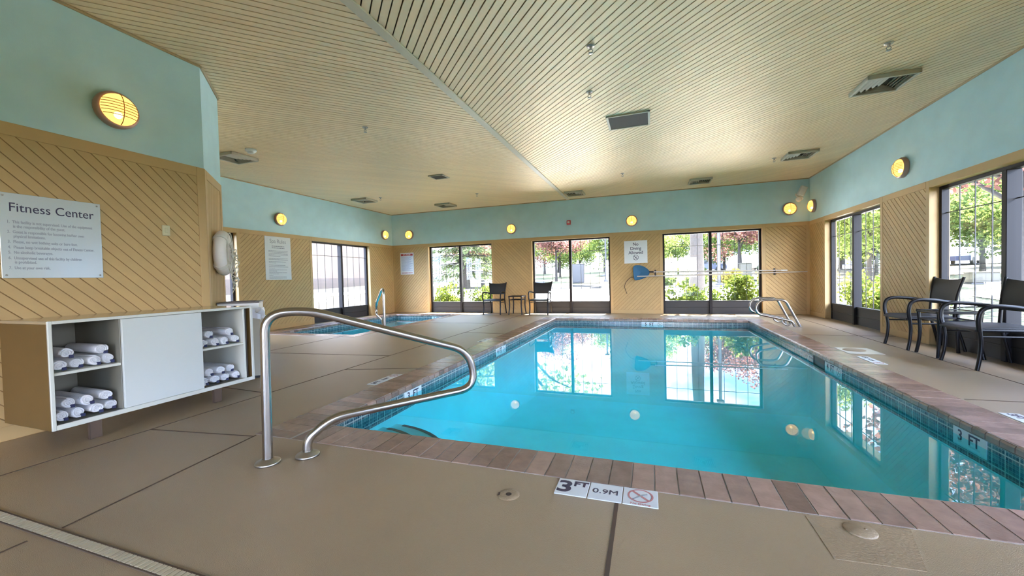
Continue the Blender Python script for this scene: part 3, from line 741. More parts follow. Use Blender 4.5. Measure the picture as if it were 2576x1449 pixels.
for x, y, w, d, lb in ((-.285, 6.18, .60, .54, 'dark rectangular return grille in the middle of the ceiling'), (-4.39, 7.85, .36, .34, 'small dark return grille in the ceiling toward the spa')):
    o = thing('return_grille', lb, 'air vent', loc=(x, y, H))
    b = MB()
    for q in ((-w/2, -d/2, w/2, -d/2+.03), (-w/2, d/2-.03, w/2, d/2), (-w/2, -d/2, -w/2+.03, d/2), (w/2-.03, -d/2, w/2, d/2)): b.box((q[0], q[1], -.02), (q[2], q[3], 0), 0, .003)
    b.build('grille_frame', M['vent'], o)
    b = MB(); n = int(d/.018)
    for i in range(n): y0 = -d/2+.03+(d-.06)*i/n; b.box((-w/2+.03, y0, -.014), (w/2-.03, y0+.010, -.006))
    b.box((-w/2+.02, -d/2+.02, -.004), (w/2-.02, d/2-.02, 0)); b.build('grille_slat', M['grille'], o)
def make_sprinkler():
    o = thing('sprinkler_head', '', 'sprinkler', group='ceiling sprinkler heads')
    b = MB(); b.lathe([(.001, 0), (.042, 0), (.038, -.008), (.016, -.010)], 18); b.build('escutcheon', M['steel_dull'], o)
    b = MB(); b.lathe([(.013, -.008), (.013, -.035), (.009, -.04), (.001, -.04)], 12)
    for sx in (-1, 1): b.tube(smooth_path([(sx*.010, 0, -.035), (sx*.020, 0, -.052), (sx*.004, 0, -.072)], 4), .0035, 6)
    b.lathe([(.001, -.076), (.024, -.075), (.024, -.072), (.001, -.071)], 14); b.build('deflector', M['steel_dull'], o); return o
s0 = make_sprinkler(); first = True
for x, y, lb in ((2.294, 5.13, 'sprinkler head just in front of the largest ceiling diffuser'), (-.69, 5.05, 'sprinkler head between the seam batten and the dark central grille'),
                 (-.534, 4.06, 'sprinkler head high in the ceiling nearest the viewer'), (-3.956, 4.92, 'sprinkler head alone left of the seam batten'),
                 (2.36, 9.38, 'sprinkler head touching the far right diffuser'), (-.576, 9.3, 'sprinkler head over the far end of the pool'),
                 (-6.92, 9.14, 'sprinkler head beside the diffuser over the spa'), (-4.36, 9.82, 'sprinkler head in front of the far spa-side window'), (-6.9, 4.72, 'sprinkler head close to the angled wall')):
    if first: s0.location = (x, y, H); s0['label'] = lb; first = False
    else: dup(s0, lb, loc=(x, y, H))
o = thing('smoke_detector', 'round white smoke detector on the ceiling by the angled wall', 'smoke detector', loc=(-6.35, 4.98, H))
b = MB(); b.lathe([(.001, 0), (.085, 0), (.085, -.02), (.078, -.034), (.060, -.045)], 28); b.build('detector_base', M['plastic_white'], o)
b = MB(); b.lathe([(.058, -.040), (.052, -.060), (.036, -.070), (.001, -.072)], 24); b.build('sensor_dome', M['plastic_grey'], o)

# ------------------------------------------------------------------ towel cabinet
CX0, CX1, CY0, CY1, CZ0, CZ1 = XN+.012, -3.77, 1.468, 2.905, .132, .868
cab = thing('towel_cabinet', 'long low cabinet with white front, sliding door and open towel shelves', 'cabinet', loc=(0, 0, 0))
def part(name, mat, parent, *boxes, bev=.003):
    b = MB()
    for a, c in boxes: b.box(a, c, 0, bev)
    return b.build(name, mat, parent)
e = .022
part('side_panel', M['tanlam'], cab, ((CX0, CY0, CZ0), (CX1-.014, CY0+e, CZ1-e)))
part('side_panel', M['tanlam'], cab, ((CX0, CY1-e, CZ0), (CX1-.014, CY1, CZ1-e)))
part('cabinet_top', M['topgloss'], cab, ((CX0, CY0, CZ1-e), (CX1-.014, CY1, CZ1)))
part('front_edging', M['cream'], cab, ((CX1-.014, CY0, CZ0), (CX1, CY0+e, CZ1)), ((CX1-.014, CY1-e, CZ0), (CX1, CY1, CZ1)), ((CX1-.014, CY0+e, CZ1-e), (CX1, CY1-e, CZ1)), ((CX1-.014, CY0+e, CZ0), (CX1, CY1-e, CZ0+.034)))
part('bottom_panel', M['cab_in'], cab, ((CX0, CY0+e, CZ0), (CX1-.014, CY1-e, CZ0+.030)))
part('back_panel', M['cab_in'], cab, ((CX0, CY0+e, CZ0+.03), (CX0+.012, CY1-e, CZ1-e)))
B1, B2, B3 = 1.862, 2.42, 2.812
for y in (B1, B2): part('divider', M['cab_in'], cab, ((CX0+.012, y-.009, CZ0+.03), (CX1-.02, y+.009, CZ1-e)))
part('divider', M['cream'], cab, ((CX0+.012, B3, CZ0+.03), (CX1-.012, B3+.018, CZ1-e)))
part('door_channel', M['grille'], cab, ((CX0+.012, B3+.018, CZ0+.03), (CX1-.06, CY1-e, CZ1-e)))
for a, c in ((CY0+e, B1-.009), (B2+.009, B3)):
    part('shelf', M['cream'], cab, ((CX0+.012, a, .496), (CX1-.015, c, .516)))
part('sliding_door', M['door'], cab, ((CX1-.018, B1-.004, CZ0+.036), (CX1+.004, B2+.004, CZ1-e-.002)))
for y in (1.70, 2.56):
    for x in (CX1-.03, CX0+.10):
        part('cabinet_leg', M['leg'], cab, ((x-.03, y-.035, .004), (x, y-.030, CZ0+.002)), ((x-.03, y-.035, 0), (x+.0, y+.035, .006)), ((x-.005, y-.035, .004), (x, y+.035, CZ0+.002)))

def towel_mesh(seed):
    rg = random.Random(seed); b = MB(); turns, R, L = 2.6+rg.random()*.6, .0408, .40; n = 44; pts = []
    ph = rg.random()*6.28
    for i in range(n+1):
        a = ph+2*math.pi*turns*i/n; r = .010+(R-.010)*i/n
        w = 1+.05*math.sin(2*a+seed)+.03*math.sin(3*a+2*seed)
        pts.append((r*math.cos(a)*w*1.04, r*math.sin(a)*w*.97, r, a))
    th = (R-.010)/turns*.86
    def ring(x, sq, jit):
        out = []
        for (y, z, r, a) in pts:
            k = (r-th)/r if r > th else .25
            out.append((x+jit*math.sin(a*1.7+seed), y*sq, z*sq, y*sq*k, z*sq*k))
        return out
    rings = [ring(0, .93, .004), ring(-.012, 1.0, .003), ring(-L*.5, 1.02, 0), ring(-L+.012, 1.0, .003), ring(-L, .93, .004)]
    V = []; m = n+1
    for rgv in rings:
        V += [(p[0], p[1], p[2]) for p in rgv]; V += [(p[0], p[3], p[4]) for p in rgv]
    Fc = []
    for j in range(len(rings)-1):
        o0, o1 = j*2*m, (j+1)*2*m
        for i in range(n):
            Fc.append((o0+i, o0+i+1, o1+i+1, o1+i)); Fc.append((o0+m+i+1, o0+m+i, o1+m+i, o1+m+i+1))
        Fc.append((o0+n, o0+m+n, o1+m+n, o1+n))
    for i in range(n):
        Fc.append((i, m+i, m+i+1, i+1)); l = (len(rings)-1)*2*m; Fc.append((l+i, l+i+1, l+m+i+1, l+m+i))
    b.raw(V, Fc, 0, True)
    b.lathe([(.001, -.004), (.012, -.006), (.013, -L+.01)], 10, axis='x')
    return b
tow = []
for k in range(4):
    t = thing('rolled_towel', '', 'towel', group='rolled white towels in the cabinet')
    towel_mesh(k+1).build('towel_roll', M['towel'], t)
    g = MB(); g.box((-.006, .010, -.037), (.006, .034, -.015), 0, .002); g.build('woven_tag', M['tagblue'], t)
    tow.append([t, False])
bays = [('upper shelf of the sign-side bay', .516, (1.537, 1.628, 1.720, 1.806), ((1.583, 0), (1.763, 1))),
        ('bottom of the sign-side bay', .166, (1.537, 1.628, 1.720, 1.806), ((1.582, 0), (1.674, 1), (1.783, 2))),
        ('upper shelf of the bin-side bay', .516, (2.474, 2.564, 2.655, 2.762), ((2.52, 0), (2.709, 1))),
        ('bottom of the bin-side bay', .166, (2.474, 2.566, 2.658, 2.762), ((2.52, 0), (2.612, 1), (2.712, 2)))]
nth = ('first', 'second', 'third', 'fourth'); rg = random.Random(21); kk = 0
for nm, z, low, high in bays:
    for row, ys in (('lower', [(y, i) for i, y in enumerate(low)]), ('top', list(high))):
        for i, (y, _) in enumerate(ys):
            lb = 'rolled white towel, %s, %s row, %s from the left' % (nm, row, nth[i])
            zz = z+.0425+(0 if row == 'lower' else .0765)
            loc = (CX1-.045-rg.uniform(0, .03)+(0 if row == 'lower' else -.01), y, zz)
            src = tow[kk % 4]; kk += 1
            if not src[1]: o = src[0]; o['label'] = lb; src[1] = True; o.location = loc; o.rotation_euler = (0, 0, rg.uniform(-.04, .04))
            else: o = dup(src[0], lb, loc=loc); o.rotation_euler = (0, 0, rg.uniform(-.04, .04))

# ------------------------------------------------------------------ bin and its bag
BX0, BX1, BY0, BY1, BH = -.195, .195, -.195, .195, .885
BC = (-4.555, 3.375, 0)
bn = thing('trash_bin', 'beige square trash bin with dark open rim behind the cabinet end', 'trash bin', loc=BC, rz=math.pi/4)
b = MB()
for (x0, y0, x1, y1) in ((BX0, BY0, BX1, BY0+.012), (BX0, BY1-.012, BX1, BY1), (BX0, BY0+.012, BX0+.012, BY1-.012), (BX1-.012, BY0+.012, BX1, BY1-.012)): b.box((x0, y0, .03), (x1, y1, BH-.085))
b.box((BX0+.012, BY0+.012, .03), (BX1-.012, BY1-.012, .05)); b.build('bin_body', M['bin'], bn)
b = MB()
for (x0, y0, x1, y1) in ((BX0-.008, BY0-.008, BX1+.008, BY0+.05), (BX0-.008, BY1-.05, BX1+.008, BY1+.008), (BX0-.008, BY0+.05, BX0+.05, BY1-.05), (BX1-.05, BY0+.05, BX1+.008, BY1-.05)): b.box((x0, y0, BH-.018), (x1, y1, BH), 0, .004)
b.build('bin_rim', M['binrim'], bn)
b = MB()
for (x0, y0, x1, y1) in ((BX0, BY0, BX1, BY0+.01), (BX0, BY1-.01, BX1, BY1), (BX0, BY0+.01, BX0+.01, BY1-.01), (BX1-.01, BY0+.01, BX1, BY1-.01)): b.box((x0, y0, BH-.085), (x1, y1, BH-.018))
b.build('rim_collar', M['plastic_grey'], bn)
part('bin_base', M['black'], bn, ((BX0+.02, BY0+.02, 0), (BX1-.02, BY1-.02, .03)))
bag = MB(); rg = random.Random(8)
x0, x1, y0, y1 = BX0-.006, BX1+.006, BY0-.006, BY1+.006
per = [(x0+(x1-x0)*i/12, y0) for i in range(12)]+[(x1, y0+(y1-y0)*i/12) for i in range(12)]+[(x1-(x1-x0)*i/12, y1) for i in range(12)]+[(x0, y1-(y1-y0)*i/12) for i in range(12)]
cxm, cym = (x0+x1)/2, (y0+y1)/2; rows = []
for j, (z, o_) in enumerate(((BH-.086, 1.0), (BH-.10, 1.03), (BH-.14, 1.045), (BH-.19, 1.03))):
    rows.append([(cxm+(x-cxm)*(o_+rg.uniform(-.006, .014)), cym+(y-cym)*(o_+rg.uniform(-.006, .014)), z+(rg.uniform(-.045, .02) if j == 3 else 0)) for x, y in per])
n = len(per); bag.raw([p for r in rows for p in r], [(j*n+i, j*n+(i+1) % n, (j+1)*n+(i+1) % n, (j+1)*n+i) for j in range(3) for i in range(n)], 0, True)
kx, ky = x1+.012, y0+.03
bag.tube(smooth_path([(kx-.02, ky-.05, .79), (kx+.01, ky, .745), (kx+.012, ky+.02, .70)]), [.035]*6+[.03, .026, .024, .022, .02, .022, .028][:7], 10)
bag.tube(smooth_path([(kx+.01, ky+.01, .735), (kx+.035, ky+.03, .68), (kx+.05, ky+.055, .60), (kx+.05, ky+.075, .545)], 4), [.016, .018, .022, .026, .030, .034, .036, .038, .040, .040, .038, .034, .022], 10, flat=.45)
bo = bag.build('trash_bag', M['bag']); bo.location = BC; bo.rotation_euler = (0, 0, math.pi/4)
tag(bo, 'white plastic bag folded over the bin with a knotted tail', 'trash bag')

# ------------------------------------------------------------------ grab rails and pool ladder
def rail(name, label, base, d, prof, rads, tube_r, esc=True, cat='handrail'):
    o = thing(name, label, cat, loc=(base[0], base[1], 0)); d = Vector((*d, 0)).normalized()
    P = [d*s+Vector((0, 0, z)) for s, z in prof]
    b = MB(); b.tube(round_path(P, rads, 8), tube_r, 18); b.build('rail_tube', M['steel'], o)
    if esc:
        for s in (prof[0][0], prof[-1][0]):
            c = d*s; b = MB(); b.lathe([(tube_r+.001, .030), (tube_r+.004, .030), (tube_r+.010, .022), (.066, .014), (.070, .008), (.070, 0), (tube_r+.001, 0)], 28, c=tuple(c)); b.build('escutcheon', M['steel_dull'], o)
    return o
prof = [(0, .001), (0, .945), (.215, .925), (1.26, .565), (1.372, .315), (1.10, .246), (.42, .218), (.214, .12), (.214, .001)]
rads = [0, .22, .20, .16, .13, .13, .18, .10, 0]
prof = [(0, .001), (0.012, .90), (.24, .912), (1.30, .548), (1.345, .27), (.36, .215), (.214, .10), (.214, .001)]
rads = [0, .21, .14, .16, .15, .20, .09, 0]
rail('pool_handrail', 'large stainless grab rail at the near corner of the big pool', (-2.203, 1.757), (1, 1), prof, rads, .0275)
rail('spa_handrail', 'stainless grab rail at the edge of the small spa pool', (-5.44, 7.19), (-1, 1), prof, rads, .0275)
lad = thing('pool_ladder', 'pair of looped stainless ladder rails at the far right pool corner', 'pool ladder', loc=(2.70, 9.1, 0))
lp = [(0, .002), (-.245, .53), (-.70, .53), (-.765, .26), (-.30, .150), (-.13, .11), (-.085, .002)]
for y in (0, .56):
    b = MB(); b.tube(round_path([(x, y, z) for x, z in lp], [0, .10, .17, .16, .06, .09, 0], 8), .0235, 14); b.build('ladder_rail', M['steel'], lad)
    b = MB(); b.box((-.12, y-.045, 0), (.035, y+.045, .008), 0, .003)
    b.tube(smooth_path([(-.30, y, .145), (-.29, y, .08), (-.22, y, .03), (-.16, y, .05)]), .016, 8); b.build('anchor_bracket', M['steel_dull'], lad)

# ------------------------------------------------------------------ chairs and side tables
def make_chair():
    t = thing('patio_chair', '', 'chair', group='dark sling armchairs by the windows')
    for sx in (-1, 1):
        b = MB(); p = smooth_path([(sx*.275, -.27, 0), (sx*.268, -.245, .13), (sx*.268, -.235, .28), (sx*.275, -.25, .42)], 5)
        b.tube(p, .021, 10, flat=.85); b.build('leg', M['chair'], t)
        b = MB(); p = smooth_path([(sx*.252, .32, 0), (sx*.245, .29, .14), (sx*.240, .25, .30), (sx*.240, .222, .42)], 5)
        b.tube(p, .020, 10, flat=.85); b.build('leg', M['chair'], t)
        b = MB(); p = smooth_path([(sx*.275, -.25, .41), (sx*.287, -.265, .52), (sx*.292, -.245, .625), (sx*.292, -.17, .668), (sx*.288, -.03, .664), (sx*.278, .10, .646), (sx*.252, .232, .625)], 6)
        b.tube(p, .018, 10, flat=1.25); b.build('armrest', M['chair'], t)
        b = MB(); p = smooth_path([(sx*.238, .215, .40), (sx*.241, .226, .55), (sx*.248, .238, .70), (sx*.262, .262, .83), (sx*.280, .292, .955)], 5)
        b.tube(p, [.020]*len(p), 10, flat=.8); b.build('back_post', M['chair'], t)
        b = MB(); b.tube([(sx*.268, -.235, .352), (sx*.240, .25, .352)], .011, 8); b.build('stretcher', M['chair'], t)
    b = MB()
    def seat(u, v, dz):
        x = (u-.5)*2; y = -.285+.53*v
        return (x*(.272-.03*v), y, .437+dz-.028*(1-x*x)*math.sin(math.pi*v)-.028*max(0, (.14-v)/.14)**2)
    b.grid(lambda u, v: seat(u, v, .014), 12, 14); b.grid(lambda u, v: seat(1-u, v, -.006), 12, 14)
    for a, c in (((0, 0), (1, 0)), ((1, 0), (1, 1)), ((1, 1), (0, 1)), ((0, 1), (0, 0))):
        for i in range(12):
            f0, f1 = i/12, (i+1)/12; L = lambda f: (a[0]+(c[0]-a[0])*f, a[1]+(c[1]-a[1])*f)
            b.face([seat(*L(f0), -.006), seat(*L(f1), -.006), seat(*L(f1), .014), seat(*L(f0), .014)])
    b.build('seat', M['sling'], t)
    b = MB(); b.tube([(-.268, -.25, .415), (.268, -.25, .415)], .015, 8); b.tube([(-.238, .22, .415), (.238, .22, .415)], .015, 8)
    for sx in (-1, 1): b.tube([(sx*.268, -.25, .415), (sx*.238, .22, .415)], .016, 8)
    b.build('seat_frame', M['chair'], t)
    b = MB()
    def back(u, v, dz):
        x = (u-.5)*2; s = v; y = .224+.050*s*s+.018*s; z = .595+.35*s
        w = .240+.036*s**1.6
        return (x*w, y+.022*(1-x*x)+dz, z-.028*(1-x*x)*max(0, s-.6)/.4)
    b.grid(lambda u, v: back(u, v, -.006), 12, 12); b.grid(lambda u, v: back(1-u, v, .008), 12, 12)
    for v0 in (0, 1):
        for i in range(12): b.face([back(i/12, v0, -.006), back((i+1)/12, v0, -.006), back((i+1)/12, v0, .008), back(i/12, v0, .008)])
    b.build('backrest', M['sling'], t)
    return t
ch0 = make_chair(); first = True
for x, y, rz, lb in ((3.45, 6.95, -math.pi/2, 'dark sling armchair against the tan panel between the right windows'), (3.45, 5.76, -math.pi/2, 'dark sling armchair cut by the frame edge in front of the tall right window'),
                     (-4.53, 11.33, 0, 'small dark armchair at the spa-side window of the far wall'), (-3.08, 11.33, 0, 'small dark armchair in front of the middle far window')):
    if first: ch0.location = (x, y, 0); ch0.rotation_euler = (0, 0, rz); ch0['label'] = lb; first = False
    else: dup(ch0, lb, loc=(x, y, 0), rz=rz)
def make_table():
    t = thing('side_table', '', 'side table', group='dark square side tables'); s = .212
    b = MB()
    for q in ((-s, -s, s, -s+.028), (-s, s-.028, s, s), (-s, -s+.028, -s+.028, s-.028), (s-.028, -s+.028, s, s-.028)): b.box((q[0], q[1], .525), (q[2], q[3], .558), 0, .006)
    b.build('table_rim', M['chair'], t)
    b = MB(); b.box((-s+.028, -s+.028, .535), (s-.028, s-.028, .552)); b.build('table_top', M['table'], t)
    for sx in (-1, 1):
        for sy in (-1, 1):
            b = MB(); c = .85
            p = smooth_path([(sx*(s-.005), sy*(s-.005), 0), (sx*(s-.022), sy*(s-.022), .14), (sx*(s-.030), sy*(s-.030), .30), (sx*(s-.020), sy*(s-.020), .527)], 5)
            b.tube(p, .019, 8); b.build('leg', M['chair'], t)
    b = MB()
    for q in (((-1, -1), (1, -1)), ((1, -1), (1, 1)), ((1, 1), (-1, 1)), ((-1, 1), (-1, -1))): b.tube([(q[0][0]*(s-.03), q[0][1]*(s-.03), .440), (q[1][0]*(s-.03), q[1][1]*(s-.03), .440)], .012, 8)
    b.build('apron_rail', M['chair'], t)
    b = MB(); b.box((-s+.04, -s+.04, .430), (s-.04, s-.04, .438)); b.build('lower_shelf', M['table'], t)
    return t
tb0 = make_table(); tb0.location = (3.42, 6.355, 0); tb0['label'] = 'dark square side table between the two armchairs by the right window'
dup(tb0, 'small dark side table between the two armchairs on the far wall', loc=(-3.80, 11.31, 0))

# ------------------------------------------------------------------ deck fittings and depth markers
dm = thing('depth_marker', 'row of 3 FT, 0.9M and no diving tiles set in the near deck', 'depth marker', M=flat_at(-.232, 1.998, 0, math.radians(.5)))
for i, x in enumerate((-.1655, 0, .1655)):
    b = MB(); b.box((x-.0805, -.077, 0), (x+.0805, .077, .0045), 0, .0015); b.build('marker_tile', M['sign_white'], dm)
text('3', .150, M['ink'], dm, -.203, -.004, .0047, sx=1.15, bold=.0035); text('FT', .062, M['ink'], dm, -.126, .035, .0047, bold=.0022, sx=1.12)
text('0.9M', .058, M['ink'], dm, 0, 0, .0047, bold=0, sx=1.1)
no_diving(dm, .1655, .010, .0047, .060, M['ink_rose'], M['ink_grey']); text('No Diving', .022, M['ink_rose'], dm, .1655, -.064, .0047)
def deck_marker(x, y, rz, label, txt):
    o = thing('depth_marker', label, 'depth marker', M=flat_at(x, y, 0, rz))
    for i, xx in enumerate((-.155, 0, .155)):
        b = MB(); b.box((xx-.0755, -.058, 0), (xx+.0755, .058, .004), 0, .0015); b.build('marker_tile', M['sign_white'], o)
    text(txt[0], .075, M['ink'], o, -.155, 0, .0042, bold=.002); text(txt[1], .050, M['ink'], o, 0, 0, .0042, bold=.0015)
    no_diving(o, .155, 0, .0042, .048, M['ink_rose'], M['ink_grey'])
deck_marker(-2.785, 3.66, math.pi/2, 'row of depth tiles in the deck beside the near left pool coping', ('3FT', '0.9M'))
deck_marker(-2.79, 6.45, math.pi/2, 'row of depth tiles in the deck halfway along the left pool coping', ('4FT', '1.2M'))
deck_marker(2.452, 5.86, -math.pi/2, 'row of depth tiles in the deck beside the right skimmer lid', ('4FT', '1.2M'))
deck_marker(2.452, 3.70, -math.pi/2, 'row of depth tiles in the deck at the near right pool edge', ('3FT', '0.9M'))
deck_marker(-6.0, 11.30, 0, 'row of depth tiles in the deck beyond the far spa edge', ('3FT', '0.9M'))
def wall_marker(fr, label, txt, w=.42, h=.15, circle=True):
    o = thing('depth_marker', label, 'depth marker', M=fr)
    b = MB(); b.box((-w/2, -h/2, .0005), (w/2, h/2, .006), 0, .001); b.build('marker_tile', M['sign_white'], o)
    n_, ft = txt.split(); x0 = -.06 if circle else 0
    text(n_, .105, M['ink'], o, x0-.085, 0, .0062, bold=.002, sx=.95); text(ft, .105, M['ink'], o, x0+.045, 0, .0062, bold=.002, sx=.95)
    if circle: no_diving(o, w/2-.075, 0, .0062, .055, M['ink_grey'], M['ink_grey'])
ZM = -.122
wall_marker(frame((POOL[0]-.03, 3.62, ZM), (0, 1, 0), UP), '3 FT tile half under water on the near left pool wall', '3 FT', .32, circle=False)
wall_marker(frame((POOL[0]-.03, 6.24, ZM), (0, 1, 0), UP), '4 FT tile at the waterline of the left pool wall', '4 FT', .46)
wall_marker(frame((POOL[2]+.03, 3.63, ZM), (0, -1, 0), UP), '3 FT tile half under water on the near right pool wall', '3 FT', .31, circle=False)
wall_marker(frame((POOL[2]+.03, 5.84, ZM), (0, -1, 0), UP), '4 FT tile at the waterline beside the black skimmer mouth', '4 FT', .48)
wall_marker(frame((-.0, POOL[3]+.03, ZM), (1, 0, 0), UP), '5 FT tile at the waterline of the far pool wall', '5 FT', .50)
wall_marker(frame((-6.3, SPA[3]+.03, ZM), (1, 0, 0), UP), '3 FT tile on the far wall of the spa', '3 FT', .46)
o = thing('skimmer_mouth', 'black skimmer opening in the right pool wall', 'skimmer', M=frame((POOL[2]+.03, 6.27, -.13), (0, -1, 0), UP))
b = MB(); b.box((-.17, -.075, .0005), (.17, .075, .004)); b.build('opening', M['black'], o)
b = MB()
for q in ((-.185, -.088, .185, -.075), (-.185, .075, .185, .084), (-.185, -.075, -.17, .075), (.17, -.075, .185, .075)): b.box((q[0], q[1], .0005), (q[2], q[3], .009), 0, .002)
b.build('frame', M['black'], o)
o = thing('skimmer_cover', 'white square skimmer cover with round lid on the right deck', 'skimmer lid', loc=(2.58, 6.50, 0))
b = MB(); b.box((-.19, -.23, 0), (.19, .23, .005), 0, .002); b.build('cover_plate', M['lid_white'], o)
b = MB(); b.lathe([(.001, .012), (.11, .012), (.122, .008), (.125, .005)], 28, c=(-.03, .04, 0)); b.build('round_lid', M['concrete_lid'], o)
o = thing('deck_cover', 'round concrete-coloured lid in a patched square of the near deck', 'deck lid', loc=(.80, 1.985, 0), rz=.05)
b = MB(); b.prism([(-.17, .085, 0), (-.18, -.20, 0), (.10, -.195, 0), (.20, .075, 0)], (0, 0, .002)); b.build('patch', M['concrete_lid'], o)
b = MB(); b.lathe([(.001, .008), (.052, .008), (.056, .005), (.056, .002)], 28, c=(0, .015, 0)); b.lathe([(.001, .011), (.005, .0105), (.006, .008)], 8, c=(.02, .02, 0)); b.build('round_lid', M['concrete_lid'], o)
o = thing('anchor_socket', 'small worn anchor socket sunk in the near deck', 'anchor socket', loc=(-.69, 1.845, 0), rz=.25)
b = MB(); b.lathe([(.015, .003), (.040, .005), (.052, .002), (.056, 0)], 20); b.build('socket_rim', M['concrete_lid'], o)
b = MB(); b.lathe([(.001, .003), (.016, .003)], 14); b.box((-.052, -.012, .002), (-.044, .012, .005)); b.build('socket_hole', M['plank_back'], o)
o = thing('trench_drain', 'long slotted beige trench drain across the near deck', 'drain', loc=(0, .962, 0))
b = MB(); x = XN+.02
n = 0
while x < XR-.02: b.box((x, -.021, .0005), (x+.0215, .021, .005), 0, .001); x += .0265
b.build('drain_slat', M['drain'], o)
b = MB(); b.box((XN+.02, -.023, 0), (XR-.02, .023, .0015)); b.build('drain_channel', M['plank_back'], o)
b = MB()
for s in (-1, 1): b.box((XN+.02, s*.0255-.004, 0), (XR-.02, s*.0255+.004, .004), 0, .001)
b.build('drain_edge', M['joint'], o)

# ------------------------------------------------------------------ outdoors
def gz(x, y):
    r = math.hypot(x+2, y-6)
    return -.15+.03*max(0, min(r, 35)-10)+.045*max(0, min(r, 62)-35)
def axis(lo, hi, step, extra): 
    v = [lo+step*i for i in range(int((hi-lo)/step)+1)]+extra
    return sorted(set(round(q, 3) for q in v))
xs = axis(-100, 120, 5, [XL-.22, XR+.22]); ys = axis(-30, 150, 5, [YB-.22, DF+.22])
g = MB()
V = [(x, y, gz(x, y)) for y in ys for x in xs]; nx = len(xs); Fc = []
for j in range(len(ys)-1):
    for i in range(nx-1):
        mx, my = (xs[i]+xs[i+1])/2, (ys[j]+ys[j+1])/2
        if XL-.22 < mx < XR+.22 and YB-.22 < my < DF+.22: continue
        Fc.append((j*nx+i, j*nx+i+1, (j+1)*nx+i+1, (j+1)*nx+i))
g.raw(V, Fc, 0, True)
struct(g.build('ground', M['grass']), 'lawn rising gently away from the building', 'ground')
def drape(name, corners, mat, lift, label, cat, n=14, kerb=False):
    a, b_, c, d = [Vector((*p, 0)) for p in corners]; m = MB()
    def P(u, v):
        p = (a*(1-u)+b_*u)*(1-v)+(d*(1-u)+c*u)*v; return (p.x, p.y, gz(p.x, p.y)+lift)
    m.grid(P, n, n); return struct(m.build(name, mat), label, cat)
drape('driveway', [(-16, 20.5), (9.6, 18.6), (10.6, 26.4), (-16, 28.5)], M['drive'], .03, 'pale concrete driveway outside the far windows', 'driveway', 22)
drape('driveway', [(-4.4, 14.2), (9, 14.6), (9, 19), (-5.4, 20.8)], M['drive'], .04, 'pale concrete apron beside the middle window', 'driveway')
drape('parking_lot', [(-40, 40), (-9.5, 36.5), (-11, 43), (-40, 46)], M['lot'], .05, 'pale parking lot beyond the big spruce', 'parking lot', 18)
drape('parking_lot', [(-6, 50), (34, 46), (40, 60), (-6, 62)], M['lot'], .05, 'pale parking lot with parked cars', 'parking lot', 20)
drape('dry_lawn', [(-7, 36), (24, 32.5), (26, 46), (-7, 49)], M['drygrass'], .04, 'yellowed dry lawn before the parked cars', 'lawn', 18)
drape('path', [(8.3, 4), (9.2, 4), (11.4, 17.6), (10.3, 18.2)], M['drive'], .03, 'pale footpath outside the right windows', 'path')
drape('path', [(10.4, 26.0), (25, 21.5), (25.4, 22.7), (10.6, 27.3)], M['drive'], .03, 'pale footpath crossing the lawn to the right', 'path')
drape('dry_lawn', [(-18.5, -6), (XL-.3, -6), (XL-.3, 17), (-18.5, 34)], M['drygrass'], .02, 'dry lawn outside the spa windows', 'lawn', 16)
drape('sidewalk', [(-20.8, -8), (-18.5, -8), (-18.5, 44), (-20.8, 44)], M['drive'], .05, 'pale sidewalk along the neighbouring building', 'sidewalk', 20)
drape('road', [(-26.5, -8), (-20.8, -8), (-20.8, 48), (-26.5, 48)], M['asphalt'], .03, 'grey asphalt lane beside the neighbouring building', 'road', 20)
def kerb_line(pts, label):
    m = MB()
    for p, q in zip(pts, pts[1:]):
        p, q = Vector((*p, 0)), Vector((*q, 0)); d = (q-p).normalized(); n = Vector((-d.y, d.x, 0))*.09
        A = [(v.x, v.y, gz(v.x, v.y)-.05) for v in (p-n, q-n, q+n, p+n)]
        m.raw(A+[(x, y, z+.20) for x, y, z in A], [(0, 3, 2, 1), (4, 5, 6, 7), (0, 1, 5, 4), (1, 2, 6, 5), (2, 3, 7, 6), (3, 0, 4, 7)])
    struct(m.build('kerb', M['kerb']), label, 'kerb')
kerb_line([(-16, 28.6), (-10, 28.2), (-4, 27.6), (-3.4, 28.6), (-6, 31)], 'grey kerb of the grass island')
kerb_line([(1.0, 27.3), (6, 26.9), (12, 26.4), (20, 25.7)], 'grey kerb along the planting bed')

